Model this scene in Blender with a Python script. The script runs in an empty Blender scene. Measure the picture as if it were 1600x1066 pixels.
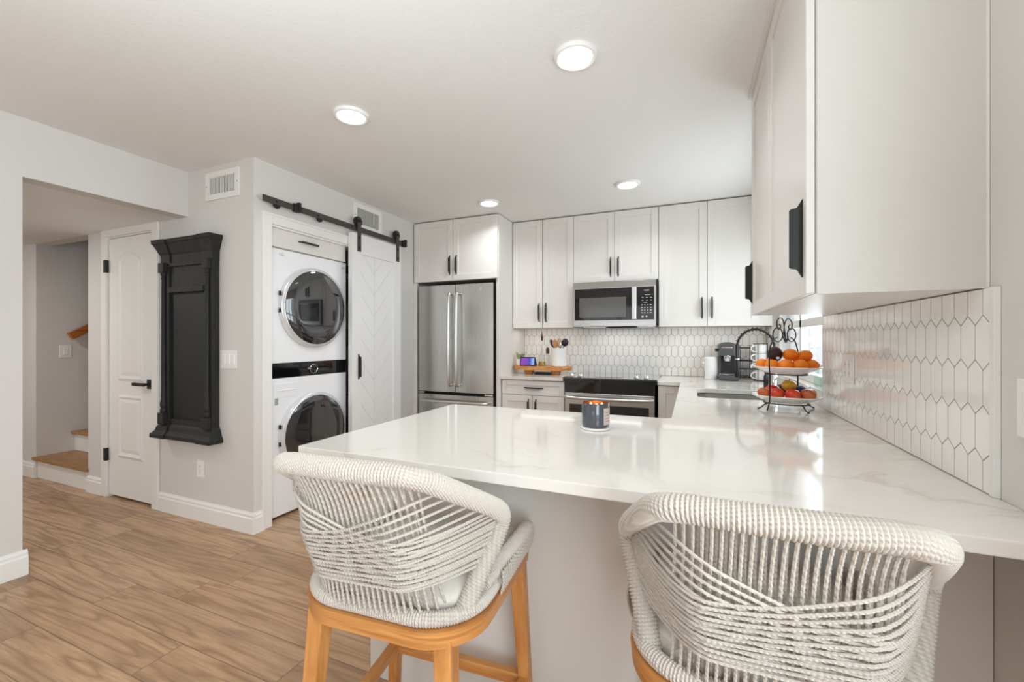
import bpy, bmesh, math, random
from mathutils import Vector, Matrix, noise
random.seed(7)
PI = math.pi
SC = bpy.context.scene
COL = SC.collection

# ------------------------------------------------------------------ camera
cam_d = bpy.data.cameras.new('camera')
cam = bpy.data.objects.new('camera', cam_d)
COL.objects.link(cam)
cam_d.sensor_width = 36.0
cam_d.lens = 36.0 * 666.0 / 1600.0
cam_d.shift_y = -2.0 / 1600.0
cam_d.clip_start = 0.02
cam.location = (0, 0, 1.255)
cam.rotation_euler = (PI / 2, 0, math.atan(280.0 / 666.0))
SC.camera = cam

# ------------------------------------------------------------------ world, exposure, lights
SC.view_settings.view_transform = 'Standard'
SC.view_settings.look = 'None'
SC.view_settings.gamma = 1.0
SC.view_settings.use_curve_mapping = False
SC.view_settings.exposure = 0.0
SC.cycles.max_bounces = 10
SC.cycles.diffuse_bounces = 6
SC.cycles.glossy_bounces = 5
SC.cycles.transparent_max_bounces = 12
SC.cycles.use_denoising = True
SC.cycles.sample_clamp_indirect = 6.0
SC.cycles.caustics_reflective = False
SC.cycles.caustics_refractive = False

world = bpy.data.worlds.new('world')
SC.world = world
world.use_nodes = True
wn = world.node_tree
wn.nodes['Background'].inputs[0].default_value = (0.93, 0.96, 1.0, 1)
wn.nodes['Background'].inputs[1].default_value = 1.5

def area(name, loc, rot, sx, sy, power, color=(1, 1, 1), shape='RECTANGLE', spread=PI):
    l = bpy.data.lights.new(name, 'AREA')
    l.shape = shape
    l.size = sx
    if shape in ('RECTANGLE', 'ELLIPSE'):
        l.size_y = sy
    l.energy = power
    l.color = color
    l.spread = spread
    o = bpy.data.objects.new(name, l)
    o.location = loc
    o.rotation_euler = rot
    COL.objects.link(o)
    return o

# daylight through the sliding doors behind the camera, an assumed side window and the sink window
area('daylight_patio_doors', (-1.35, -4.35, 1.15), (PI / 2, 0, 0), 3.2, 2.1, 3, (0.82, 0.93, 1.0))
area('assumed_side_window_light', (0.70, -0.75, 1.35), (PI / 2, 0, PI / 2), 2.0, 1.6, 70, (0.82, 0.93, 1.0))  # unseen window, placed for its light on the laundry wall
area('daylight_sink_window', (0.72, 3.16, 1.56), (PI / 2, 0, PI / 2), 1.0, 0.98, 14, (0.84, 0.94, 1.0))
area('hall_front_fill', (-5.6, -0.9, 1.35), (PI / 2, 0, 0), 1.6, 1.2, 14, (0.92, 0.97, 1.0))  # added fill for the dim hall; the wall has no window here
area('hall_top_fill', (-4.8, 0.85, 2.11), (0, 0, 0), 0.3, 0.3, 13, (1.0, 0.98, 0.95), 'DISK')  # added fill below the hall ceiling, no fixture, brightens hall and stairs
area('ceiling_bounce_fill', (-0.75, 0.0, 1.6), (PI, 0, 0), 1.2, 0.8, 20, (0.84, 0.94, 1.0))  # added upward fill that brightens the ceiling
CAN_POWER = 4.4

# ------------------------------------------------------------------ materials
def srgb(r, g, b):
    def f(c):
        c /= 255.0
        return c / 12.92 if c <= 0.04045 else ((c + 0.055) / 1.055) ** 2.4
    return (f(r), f(g), f(b), 1)

class NT:
    def __init__(s, m):
        s.t = m.node_tree
        s.n = s.t.nodes
        s.l = s.t.links
    def new(s, ty, **kw):
        n = s.n.new(ty)
        for k, v in kw.items():
            setattr(n, k, v)
        return n
    def set(s, sock, v):
        if hasattr(v, 'is_linked') or hasattr(v, 'links'):
            s.l.new(v, sock)
        else:
            sock.default_value = v
    def math(s, op, a, b=0.0, c=0.0):
        n = s.new('ShaderNodeMath', operation=op)
        s.set(n.inputs[0], a); s.set(n.inputs[1], b); s.set(n.inputs[2], c)
        return n.outputs[0]
    def mix(s, fac, a, b, blend='MIX'):
        n = s.new('ShaderNodeMix', data_type='RGBA', blend_type=blend)
        s.set(n.inputs[0], fac); s.set(n.inputs[6], a); s.set(n.inputs[7], b)
        return n.outputs[2]
    def ramp(s, fac, stops):
        n = s.new('ShaderNodeValToRGB')
        el = n.color_ramp.elements
        while len(el) > 1:
            el.remove(el[-1])
        el[0].position = stops[0][0]; el[0].color = stops[0][1]
        for p, c in stops[1:]:
            e = el.new(p); e.color = c
        s.set(n.inputs[0], fac)
        return n.outputs[0]
    def pos(s):
        return s.new('ShaderNodeNewGeometry').outputs['Position']
    def obj(s):
        return s.new('ShaderNodeTexCoord').outputs['Object']
    def mapping(s, v, scale=(1, 1, 1), loc=(0, 0, 0), rot=(0, 0, 0)):
        n = s.new('ShaderNodeMapping')
        s.set(n.inputs[0], v)
        n.inputs['Location'].default_value = loc
        n.inputs['Rotation'].default_value = rot
        n.inputs['Scale'].default_value = scale
        return n.outputs[0]
    def noise(s, v, scale=5.0, detail=3.0, rough=0.5, dist=0.0):
        n = s.new('ShaderNodeTexNoise')
        s.set(n.inputs['Vector'], v)
        n.inputs['Scale'].default_value = scale
        n.inputs['Detail'].default_value = detail
        n.inputs['Roughness'].default_value = rough
        n.inputs['Distortion'].default_value = dist
        return n.outputs[0]
    def bump(s, h, strength=0.2, dist=0.01):
        n = s.new('ShaderNodeBump')
        n.inputs['Strength'].default_value = strength
        n.inputs['Distance'].default_value = dist
        s.set(n.inputs['Height'], h)
        return n.outputs[0]

def mat(name, color, rough=0.5, metal=0.0, coat=0.0, spec=0.5, emis=None, es=0.0, trans=0.0, ior=1.45, sheen=0.0):
    m = bpy.data.materials.new(name)
    m.use_nodes = True
    b = m.node_tree.nodes['Principled BSDF']
    b.inputs['Base Color'].default_value = color
    b.inputs['Roughness'].default_value = rough
    b.inputs['Metallic'].default_value = metal
    b.inputs['Coat Weight'].default_value = coat
    b.inputs['Coat Roughness'].default_value = 0.05
    b.inputs['Specular IOR Level'].default_value = spec
    b.inputs['Transmission Weight'].default_value = trans
    b.inputs['IOR'].default_value = ior
    b.inputs['Sheen Weight'].default_value = sheen
    if emis:
        b.inputs['Emission Color'].default_value = emis
        b.inputs['Emission Strength'].default_value = es
    return m

def nodes(m):
    return NT(m), m.node_tree.nodes['Principled BSDF']

def painted(name, color, rough=0.55, scale=60, strength=0.05, var=0.03, spec=0.4):
    m = mat(name, color, rough, spec=spec)
    t, b = nodes(m)
    p = t.pos()
    n1 = t.noise(p, scale, 4)
    n2 = t.noise(p, 1.3, 2)
    dark = tuple(c * (1 - var) for c in color[:3]) + (1,)
    t.l.new(t.mix(n2, color, dark), b.inputs['Base Color'])
    t.l.new(t.bump(n1, strength, 0.004), b.inputs['Normal'])
    return m

M = {}
M['wall'] = painted('wall_paint', srgb(218, 215, 211), 0.6, 90, 0.05)
M['ceil'] = painted('ceiling_texture', srgb(236, 235, 233), 0.8, 55, 0.35, 0.02, 0.2)
M['trim'] = painted('trim_white', srgb(236, 234, 230), 0.5, 30, 0.01, 0.01)
M['cab'] = painted('cabinet_white', srgb(226, 222, 217), 0.3, 20, 0.008, 0.01)
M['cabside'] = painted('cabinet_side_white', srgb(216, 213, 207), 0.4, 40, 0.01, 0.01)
M['barn'] = painted('barn_door_white', srgb(236, 235, 233), 0.4, 120, 0.03, 0.02)
M['appl'] = mat('appliance_white', srgb(242, 242, 243), 0.18, coat=0.3)
M['blackmetal'] = painted('black_metal', srgb(38, 36, 34), 0.45, 200, 0.03, 0.1)
M['railmetal'] = painted('dark_track_metal', srgb(74, 70, 65), 0.5, 200, 0.03, 0.1)
M['wire'] = mat('bronze_wire', srgb(42, 38, 35), 0.4, 0.3)
M['darkgap'] = mat('dark_plastic', srgb(22, 22, 22), 0.5)
M['blackglass'] = mat('black_glass', srgb(12, 12, 13), 0.04, coat=0.5)
M['greyplastic'] = mat('dark_grey_plastic', srgb(84, 84, 84), 0.35, 0.3)
M['chrome'] = mat('chrome', srgb(215, 215, 215), 0.12, 1.0)
M['ceramic'] = mat('white_ceramic', srgb(243, 242, 240), 0.15, coat=0.4)
M['plastic'] = mat('white_plastic', srgb(238, 237, 234), 0.35)
M['lens'] = mat('lamp_lens', (1, 1, 1, 1), 0.5, emis=(1, 0.985, 0.96, 1), es=6.0)
M['greytext'] = mat('grey_print', srgb(165, 165, 165), 0.5)
M['whitetext'] = mat('white_print', srgb(205, 205, 205), 0.5)
M['label'] = mat('label_pinkish', srgb(205, 188, 180), 0.6)
M['darktext'] = mat('brown_print', srgb(158, 138, 130), 0.6)
M['cushion'] = None

def steel(name, col=(206, 204, 200), axis='z', rough=0.26):
    m = mat(name, srgb(*col), rough, 1.0)
    t, b = nodes(m)
    sc = (180, 180, 1.2) if axis == 'z' else (1.2, 180, 180)
    n = t.noise(t.mapping(t.pos(), sc), 1.0, 3)
    c = srgb(*col)
    d = tuple(v * 0.86 for v in c[:3]) + (1,)
    t.l.new(t.mix(n, c, d), b.inputs['Base Color'])
    t.l.new(t.math('MULTIPLY_ADD', n, 0.12, rough - 0.06), b.inputs['Roughness'])
    b.inputs['Anisotropic'].default_value = 0.5
    return m
M['steel'] = steel('brushed_steel_vertical')
M['steelh'] = steel('brushed_steel_horizontal', (200, 198, 195), 'x', 0.22)
M['basin'] = steel('satin_sink_steel', (196, 193, 188), 'x', 0.3)
M['steeledge'] = steel('brushed_steel_bright', (222, 220, 216), 'z', 0.3)

# stone worktop
def stone():
    m = mat('quartz_worktop', srgb(236, 233, 227), 0.09, coat=0.15)
    t, b = nodes(m)
    p = t.pos()
    warp = t.noise(p, 1.1, 4, 0.6)
    comb = t.new('ShaderNodeVectorMath', operation='ADD')
    t.l.new(p, comb.inputs[0])
    sc = t.new('ShaderNodeVectorMath', operation='SCALE')
    cx = t.new('ShaderNodeCombineXYZ')
    t.set(cx.inputs[0], warp); t.set(cx.inputs[1], t.noise(t.mapping(p, loc=(3, 7, 1)), 1.6, 4)); 
    t.l.new(cx.outputs[0], sc.inputs[0]); sc.inputs['Scale'].default_value = 0.9
    t.l.new(sc.outputs[0], comb.inputs[1])
    n = t.noise(t.mapping(comb.outputs[0], (1.0, 1.5, 1.0), rot=(0, 0, 0.5)), 1.25, 5, 0.55)
    r = t.math('ABSOLUTE', t.math('SUBTRACT', n, 0.5))
    vein = t.ramp(r, [(0.0, (1, 1, 1, 1)), (0.008, (0.6, 0.6, 0.6, 1)), (0.028, (0.12, 0.12, 0.12, 1)), (0.09, (0, 0, 0, 1))])
    mask = t.ramp(t.noise(t.mapping(p, loc=(1, 2, 0)), 1.5, 2), [(0.42, (0, 0, 0, 1)), (0.62, (1, 1, 1, 1))])
    f = t.math('MULTIPLY', t.math('MULTIPLY', vein, mask), 0.62)
    cloud = t.mix(t.math('MULTIPLY', t.noise(p, 2.2, 5), 0.5), srgb(224, 219, 212), srgb(214, 208, 200))
    t.l.new(t.mix(f, cloud, srgb(186, 176, 160)), b.inputs['Base Color'])
    return m
M['stone'] = stone()

def floor_mat():
    m = mat('oak_plank_floor', srgb(190, 150, 115), 0.38)
    t, b = nodes(m)
    sep = t.new('ShaderNodeSeparateXYZ')
    t.l.new(t.pos(), sep.inputs[0])
    X, Y = sep.outputs[0], sep.outputs[1]
    W, L = 0.178, 1.22
    yy = t.math('DIVIDE', t.math('SUBTRACT', Y, 0.916), W)
    row = t.math('FLOOR', yy)
    wr = t.new('ShaderNodeTexWhiteNoise', noise_dimensions='1D')
    t.l.new(row, wr.inputs['W'])
    xx = t.math('ADD', t.math('DIVIDE', X, L), wr.outputs['Value'])
    col = t.math('FLOOR', xx)
    cid = t.new('ShaderNodeCombineXYZ')
    t.l.new(row, cid.inputs[0]); t.l.new(col, cid.inputs[1])
    wc = t.new('ShaderNodeTexWhiteNoise', noise_dimensions='3D')
    t.l.new(cid.outputs[0], wc.inputs['Vector'])
    rnd = wc.outputs['Value']
    # grain coordinates, shifted per plank
    gv = t.new('ShaderNodeCombineXYZ')
    t.set(gv.inputs[0], t.math('MULTIPLY_ADD', rnd, 17.0, X))
    t.set(gv.inputs[1], t.math('MULTIPLY', Y, 1.0))
    t.set(gv.inputs[2], t.math('MULTIPLY', rnd, 31.0))
    g = gv.outputs[0]
    big = t.noise(t.mapping(g, (0.55, 6.5, 1)), 1.3, 2, 0.45, 0.25)
    rings = t.math('FRACT', t.math('MULTIPLY', big, 8.0))
    ringv = t.math('ABSOLUTE', t.math('SUBTRACT', rings, 0.5))
    fine = t.noise(t.mapping(g, (6.0, 110.0, 1)), 1.0, 5, 0.65)
    mid = t.noise(t.mapping(g, (1.3, 18.0, 1)), 1.3, 4, 0.6, 0.5)
    c1 = t.ramp(rnd, [(0.0, srgb(180, 146, 114)), (0.35, srgb(200, 163, 128)), (0.7, srgb(208, 174, 140)), (1.0, srgb(190, 154, 121))])
    c2 = t.mix(t.math('MULTIPLY', t.math('POWER', t.math('MULTIPLY', ringv, 2.0), 3.0), 0.62), c1, srgb(132, 96, 66))
    mk = t.ramp(mid, [(0.42, (0, 0, 0, 1)), (0.68, (1, 1, 1, 1))])
    c3 = t.mix(t.math('MULTIPLY', mk, 0.5), c2, srgb(150, 120, 94))
    fr = t.ramp(fine, [(0.35, (0, 0, 0, 1)), (0.7, (1, 1, 1, 1))])
    c4 = t.mix(t.math('MULTIPLY', fr, 0.42), c3, srgb(132, 98, 70))
    kn = t.noise(t.mapping(g, (0.9, 4.5, 1), loc=(5, 3, 0)), 2.2, 3)
    knm = t.ramp(kn, [(0.62, (0, 0, 0, 1)), (0.76, (1, 1, 1, 1))])
    c5 = t.mix(t.math('MULTIPLY', knm, 0.5), c4, srgb(122, 98, 80))
    # joints
    fy = t.math('FRACT', yy)
    ey = t.math('MINIMUM', fy, t.math('SUBTRACT', 1.0, fy))
    fx = t.math('FRACT', xx)
    ex = t.math('MULTIPLY', t.math('MINIMUM', fx, t.math('SUBTRACT', 1.0, fx)), L / W)
    e = t.math('MINIMUM', ey, ex)
    jm = t.ramp(e, [(0.0, (1, 1, 1, 1)), (0.009, (1, 1, 1, 1)), (0.016, (0, 0, 0, 1))])
    t.l.new(t.mix(t.math('MULTIPLY', jm, 0.6), c5, srgb(92, 68, 50)), b.inputs['Base Color'])
    t.l.new(t.math('MULTIPLY_ADD', fine, 0.15, 0.3), b.inputs['Roughness'])
    h = t.math('SUBTRACT', t.math('MULTIPLY', fine, 0.3), jm)
    t.l.new(t.bump(h, 0.25, 0.002), b.inputs['Normal'])
    return m
M['floor'] = floor_mat()

def wood(name, ca, cb, scale=(6, 60, 60), rough=0.4, use_obj=True):
    m = mat(name, ca, rough)
    t, b = nodes(m)
    p = t.obj() if use_obj else t.pos()
    n = t.noise(t.mapping(p, scale), 1.0, 4, 0.6, 0.5)
    n2 = t.ramp(n, [(0.35, (0, 0, 0, 1)), (0.65, (1, 1, 1, 1))])
    t.l.new(t.mix(n2, ca, cb), b.inputs['Base Color'])
    t.l.new(t.bump(n, 0.1, 0.002), b.inputs['Normal'])
    return m
M['stoolwood'] = wood('golden_teak_finish', srgb(206, 146, 84), srgb(178, 116, 60), (40, 40, 5), 0.38)
M['stoolwoodh'] = wood('golden_teak_finish_rail', srgb(206, 146, 84), srgb(176, 115, 60), (5, 5, 90), 0.38)
M['boardwood'] = wood('warm_board_wood', srgb(216, 156, 92), srgb(176, 110, 56), (8, 60, 60), 0.45)
M['spoonwood'] = wood('spoon_wood', srgb(186, 134, 88), srgb(160, 108, 66), (60, 60, 8), 0.5)
M['palewood'] = wood('pale_spatula_wood', srgb(214, 192, 160), srgb(198, 172, 136), (60, 60, 8), 0.5)
M['stairwood'] = wood('stair_tread_oak', srgb(176, 132, 84), srgb(150, 108, 66), (5, 60, 60), 0.4)
M['railwood'] = wood('handrail_wood', srgb(190, 116, 52), srgb(150, 84, 34), (60, 6, 60), 0.35)
M['blackwood'] = wood('distressed_black_wood', srgb(24, 24, 22), srgb(40, 39, 37), (30, 30, 5), 0.6)
M['blackpanel'] = wood('dark_back_panel', srgb(20, 20, 19), srgb(26, 26, 25), (8, 8, 3), 0.5)

def fabric(name, ca, cb, sc=900):
    m = mat(name, ca, 0.9, spec=0.2, sheen=0.2)
    t, b = nodes(m)
    n = t.noise(t.obj(), sc, 3)
    t.l.new(t.mix(n, ca, cb), b.inputs['Base Color'])
    t.l.new(t.bump(n, 0.3, 0.002), b.inputs['Normal'])
    return m
M['cushion'] = fabric('cushion_linen', srgb(205, 199, 190), srgb(186, 180, 170), 500)

def rope_mat(name, ca, cb):
    m = mat(name, ca, 0.85, spec=0.2, sheen=0.1)
    t, b = nodes(m)
    o = t.obj()
    w = t.new('ShaderNodeTexWave', wave_type='BANDS', bands_direction='DIAGONAL')
    t.l.new(o, w.inputs['Vector'])
    w.inputs['Scale'].default_value = 75
    w.inputs['Distortion'].default_value = 1.5
    n = t.noise(o, 700, 2)
    t.l.new(t.mix(t.math('MULTIPLY', n, 0.6), ca, cb), b.inputs['Base Color'])
    h = t.math('ADD', w.outputs['Fac'], t.math('MULTIPLY', n, 0.5))
    t.l.new(t.bump(h, 0.5, 0.0025), b.inputs['Normal'])
    return m
M['rope'] = rope_mat('light_rope', srgb(205, 197, 186), srgb(168, 157, 145))

def tilem():
    m = mat('glazed_tile', srgb(238, 234, 229), 0.09, coat=0.3)
    t, b = nodes(m)
    p = t.pos()
    n = t.noise(p, 9, 2)
    t.l.new(t.mix(n, srgb(250, 247, 243), srgb(242, 238, 233)), b.inputs['Base Color'])
    t.l.new(t.bump(t.noise(p, 22, 2), 0.10, 0.01), b.inputs['Normal'])
    return m
M['tile'] = tilem()
M['grout'] = painted('grey_grout', srgb(150, 145, 139), 0.9, 300, 0.1)

def thin_glass(name, tint=(0.98, 0.99, 0.99, 1), refl=1.0):
    m = bpy.data.materials.new(name)
    m.use_nodes = True
    t = NT(m)
    t.n.clear()
    out = t.new('ShaderNodeOutputMaterial')
    tr = t.new('ShaderNodeBsdfTransparent'); tr.inputs[0].default_value = tint
    gl = t.new('ShaderNodeBsdfGlossy'); gl.inputs['Roughness'].default_value = 0.0
    lw = t.new('ShaderNodeLayerWeight'); lw.inputs[0].default_value = 0.5
    fr = t.math('MULTIPLY_ADD', t.math('POWER', lw.outputs['Facing'], 5.0), 0.93, 0.04)
    mx = t.new('ShaderNodeMixShader')
    t.l.new(t.math('MULTIPLY', fr, refl), mx.inputs[0])
    t.l.new(tr.outputs[0], mx.inputs[1]); t.l.new(gl.outputs[0], mx.inputs[2])
    t.l.new(mx.outputs[0], out.inputs[0])
    return m
M['glass'] = thin_glass('window_glass')
M['glassgreen'] = thin_glass('pale_green_glass', (0.80, 0.92, 0.88, 1))
M['glassclear'] = thin_glass('clear_glass', (0.93, 0.95, 0.94, 1))
M['oil'] = mat('olive_oil', srgb(190, 150, 40), 0.1, trans=0.3)
M['wax'] = mat('candle_wax', srgb(214, 150, 84), 0.5, emis=srgb(255, 150, 50), es=0.2)
M['flame'] = mat('flame', (1, 0.7, 0.3, 1), 0.5, emis=(1, 0.62, 0.22, 1), es=7)
M['candleglass'] = mat('grey_candle_glass', srgb(84, 88, 96), 0.15, 0.35, coat=0.5)
M['copper'] = mat('candle_inner_copper', srgb(150, 84, 38), 0.3, 0.6)
M['leaf'] = painted('succulent_leaf', srgb(158, 170, 112), 0.6, 300, 0.05, 0.3)
M['leaf2'] = painted('sprig_leaf', srgb(110, 140, 112), 0.6, 300, 0.05, 0.3)
M['blackplastic'] = mat('black_utensil_plastic', srgb(34, 34, 36), 0.35)
M['stopper'] = mat('brown_stopper', srgb(70, 52, 44), 0.5)
M['ovenglass'] = mat('oven_glass', srgb(26, 27, 26), 0.05, coat=0.5)
M['mwindow'] = mat('microwave_window_mesh', srgb(92, 90, 86), 0.12, coat=0.4)
M['cooktop'] = mat('cooktop_glass', srgb(60, 60, 60), 0.03, coat=1.0)
M['ductgrey'] = mat('duct_grey', srgb(120, 118, 112), 0.8)
M['shadowgrey'] = mat('grey_slot', srgb(110, 108, 104), 0.7)
M['drumglass'] = mat('smoked_door_glass', srgb(38, 38, 39), 0.03, coat=1.0, spec=1.0)
M['ringwhite'] = mat('door_ring_silver', srgb(226, 226, 226), 0.2, 0.4)
M['sticker'] = mat('white_sticker', srgb(235, 225, 228), 0.5)

def fruit(name, ca, cb, rough=0.4, dots=0.05, sc=5.0, lo=0.4, hi=0.6):
    m = mat(name, ca, rough, spec=0.5)
    t, b = nodes(m)
    o = t.obj()
    n = t.noise(t.mapping(o, (14, 14, 14)), sc / 5.0, 3)
    f = t.ramp(n, [(lo, (0, 0, 0, 1)), (hi, (1, 1, 1, 1))])
    t.l.new(t.mix(f, ca, cb), b.inputs['Base Color'])
    t.l.new(t.bump(t.noise(o, 500, 2), dots * 4, 0.002), b.inputs['Normal'])
    return m
M['orange'] = fruit('mandarin_peel', srgb(250, 142, 18), srgb(240, 120, 8), 0.45)
M['avocado'] = fruit('dark_avocado_skin', srgb(58, 34, 38), srgb(38, 26, 28), 0.55, 0.3)
M['apple'] = fruit('red_apple_skin', srgb(206, 60, 36), srgb(226, 132, 62), 0.25, 0.01, 4, 0.45, 0.75)
M['appledark'] = fruit('dusky_apple_skin', srgb(186, 84, 54), srgb(208, 130, 72), 0.3, 0.01, 4)
M['applebright'] = fruit('bright_red_apple_skin', srgb(202, 26, 24), srgb(214, 44, 30), 0.2, 0.01, 4)
M['tomato'] = fruit('yellow_tomato_skin', srgb(214, 160, 40), srgb(196, 148, 50), 0.25, 0.01, 4)
M['plum'] = fruit('blue_plum_skin', srgb(60, 72, 122), srgb(44, 40, 72), 0.5, 0.02, 4)
M['stem'] = mat('green_stem', srgb(84, 92, 50), 0.6)

def screen():
    m = bpy.data.materials.new('purple_screen')
    m.use_nodes = True
    t, b = nodes(m)
    o = t.obj()
    n = t.noise(t.mapping(o, (14, 14, 14)), 1.0, 3, 0.6, 1.0)
    sep = t.new('ShaderNodeSeparateXYZ'); t.l.new(o, sep.inputs[0])
    f = t.math('ADD', t.math('MULTIPLY', sep.outputs[0], 6.0), n)
    c = t.ramp(f, [(0.2, srgb(150, 70, 190)), (0.5, srgb(120, 70, 200)), (0.68, srgb(60, 70, 190)), (0.85, srgb(150, 190, 240))])
    b.inputs['Base Color'].default_value = (0.01, 0.01, 0.01, 1)
    t.l.new(c, b.inputs['Emission Color'])
    b.inputs['Emission Strength'].default_value = 0.9
    b.inputs['Roughness'].default_value = 0.1
    return m
M['screen'] = screen()

# ------------------------------------------------------------------ mesh builder
OFF = {}
class MB:
    """collects shapes in world (or local) coordinates; build() links them as one mesh object"""
    def __init__(s, tf=None):
        s.bm = bmesh.new()
        s.tf = tf
    def P(s, p):
        return s.tf(*p) if s.tf else Vector(p)
    def poly_prism(s, pts0, pts1):
        a = [s.bm.verts.new(s.P(p)) for p in pts0]
        b = [s.bm.verts.new(s.P(p)) for p in pts1]
        n = len(a)
        fs = [s.bm.faces.new(a[::-1]), s.bm.faces.new(b)]
        for i in range(n):
            fs.append(s.bm.faces.new((a[i], a[(i + 1) % n], b[(i + 1) % n], b[i])))
        return a + b, fs
    def box(s, x0, y0, z0, x1, y1, z1, bev=0.0, seg=2):
        v, f = s.poly_prism([(x0, y0, z0), (x1, y0, z0), (x1, y1, z0), (x0, y1, z0)],
                            [(x0, y0, z1), (x1, y0, z1), (x1, y1, z1), (x0, y1, z1)])
        if bev > 0:
            es = list({e for ff in f for e in ff.edges})
            bmesh.ops.bevel(s.bm, geom=es, offset=bev, segments=seg, profile=0.6, affect='EDGES')
        return s
    def prism(s, pts, a, b, axis='z', bev=0.0, seg=2):
        def mk(w):
            if axis == 'z': return [(p[0], p[1], w) for p in pts]
            if axis == 'y': return [(p[0], w, p[1]) for p in pts]
            return [(w, p[0], p[1]) for p in pts]
        v, f = s.poly_prism(mk(a), mk(b))
        if bev > 0:
            es = list({e for ff in f[:2] for e in ff.edges})
            bmesh.ops.bevel(s.bm, geom=es, offset=bev, segments=seg, profile=0.6, affect='EDGES')
        return s
    def quad(s, *ps):
        s.bm.faces.new([s.bm.verts.new(s.P(p)) for p in ps])
        return s
    def lathe(s, prof, c=(0, 0, 0), seg=32, axis='z', sx=1.0, sy=1.0, rot=None):
        rings = []
        for r, h in prof:
            if r < 1e-6:
                pts = [(0, 0, h)]
            else:
                pts = [(r * sx * math.cos(2 * PI * k / seg), r * sy * math.sin(2 * PI * k / seg), h) for k in range(seg)]
            out = []
            for p in pts:
                v = Vector(p)
                if axis == 'y': v = Vector((v.x, v.z, v.y))
                if axis == 'x': v = Vector((v.z, v.x, v.y))
                if rot: v = rot @ v
                out.append(s.bm.verts.new(s.P((v.x + c[0], v.y + c[1], v.z + c[2]))))
            rings.append(out)
        for a, b in zip(rings, rings[1:]):
            if len(a) == 1 and len(b) == 1: continue
            for k in range(seg):
                k2 = (k + 1) % seg
                if len(a) == 1: s.bm.faces.new((a[0], b[k2], b[k]))
                elif len(b) == 1: s.bm.faces.new((a[k], a[k2], b[0]))
                else: s.bm.faces.new((a[k], a[k2], b[k2], b[k]))
        return s
    def disc_cyl(s, c, r, h, seg=24, axis='z', bev=0.0):
        if bev:
            s.lathe([(0, 0), (r - bev, 0), (r, bev), (r, h - bev), (r - bev, h), (0, h)], c, seg, axis)
        else:
            s.lathe([(0, 0), (r, 0), (r, h), (0, h)], c, seg, axis)
        return s
    def tube(s, pts, r, seg=8, closed=False, rf=None, sq=False, up=None):
        pts = [Vector(p) for p in pts]
        n = len(pts)
        ts = []
        for i in range(n):
            if closed: t = pts[(i + 1) % n] - pts[i - 1]
            else: t = pts[min(i + 1, n - 1)] - pts[max(i - 1, 0)]
            ts.append(t.normalized() if t.length > 1e-9 else Vector((0, 0, 1)))
        nrm = (up or Vector((0, 0, 1)))
        if abs(nrm.dot(ts[0])) > 0.95: nrm = Vector((1, 0, 0))
        nrm = (nrm - ts[0] * nrm.dot(ts[0])).normalized()
        rings = []
        for i in range(n):
            nrm = nrm - ts[i] * nrm.dot(ts[i])
            nrm = nrm.normalized()
            bi = ts[i].cross(nrm)
            rr = rf(i, n) if rf else r
            ring = []
            for k in range(seg):
                a = 2 * PI * k / seg + (PI / 4 if sq else 0)
                ring.append(s.bm.verts.new(s.P(tuple(pts[i] + nrm * (math.cos(a) * rr) + bi * (math.sin(a) * rr)))))
            rings.append(ring)
        m = n if closed else n - 1
        # closed tubes: choose the best rotation for the closing seam
        for i in range(m):
            a, b = rings[i], rings[(i + 1) % n]
            sh = 0
            if closed and i == n - 1:
                sh = min(range(seg), key=lambda q: sum((a[k].co - b[(k + q) % seg].co).length for k in range(seg)))
            for k in range(seg):
                s.bm.faces.new((a[k], a[(k + 1) % seg], b[(k + 1 + sh) % seg], b[(k + sh) % seg]))
        if not closed:
            s.bm.faces.new(rings[0][::-1]); s.bm.faces.new(rings[-1])
        return s
    def beam(s, p0, p1, w0, w1=None, up=(0, 0, 1), bev=0.0, asp=1.0):
        """square bar from p0 to p1, half widths w0..w1"""
        p0, p1 = Vector(p0), Vector(p1)
        w1 = w0 if w1 is None else w1
        t = (p1 - p0).normalized()
        u = Vector(up)
        if abs(u.dot(t)) > 0.95: u = Vector((0, 1, 0))
        u = (u - t * u.dot(t)).normalized()
        b = t.cross(u)
        A = [p0 + u * (sy * w0) + b * (sx * w0 * asp) for sx, sy in ((-1, -1), (1, -1), (1, 1), (-1, 1))]
        B = [p1 + u * (sy * w1) + b * (sx * w1 * asp) for sx, sy in ((-1, -1), (1, -1), (1, 1), (-1, 1))]
        v, f = s.poly_prism([tuple(x) for x in A], [tuple(x) for x in B])
        if bev > 0:
            es = list({e for ff in f for e in ff.edges})
            bmesh.ops.bevel(s.bm, geom=es, offset=bev, segments=2, profile=0.6, affect='EDGES')
        return s
    def ball(s, c, r, sx=1, sy=1, sz=1, u=20, v=12, jit=0.0, rot=None, dimple=0.0):
        rings = []
        for i in range(v + 1):
            ph = PI * i / v
            ring = []
            for k in range(u if 0 < i < v else 1):
                th = 2 * PI * k / u
                rr = r * (1 - dimple * math.exp(-(ph / 0.45) ** 2) - dimple * 0.6 * math.exp(-((PI - ph) / 0.4) ** 2))
                p = Vector((rr * sx * math.sin(ph) * math.cos(th), rr * sy * math.sin(ph) * math.sin(th), rr * sz * math.cos(ph)))
                if jit: p *= 1 + jit * noise.noise(p * (1.2 / r) + Vector(c) * 9)
                if rot: p = rot @ p
                ring.append(s.bm.verts.new(s.P((p.x + c[0], p.y + c[1], p.z + c[2]))))
            rings.append(ring)
        for a, b in zip(rings, rings[1:]):
            for k in range(u):
                k2 = (k + 1) % u
                if len(a) == 1: s.bm.faces.new((a[0], b[k], b[k2]))
                elif len(b) == 1: s.bm.faces.new((a[k], b[0], a[k2]))
                else: s.bm.faces.new((a[k], b[k], b[k2], a[k2]))
        return s
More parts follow.
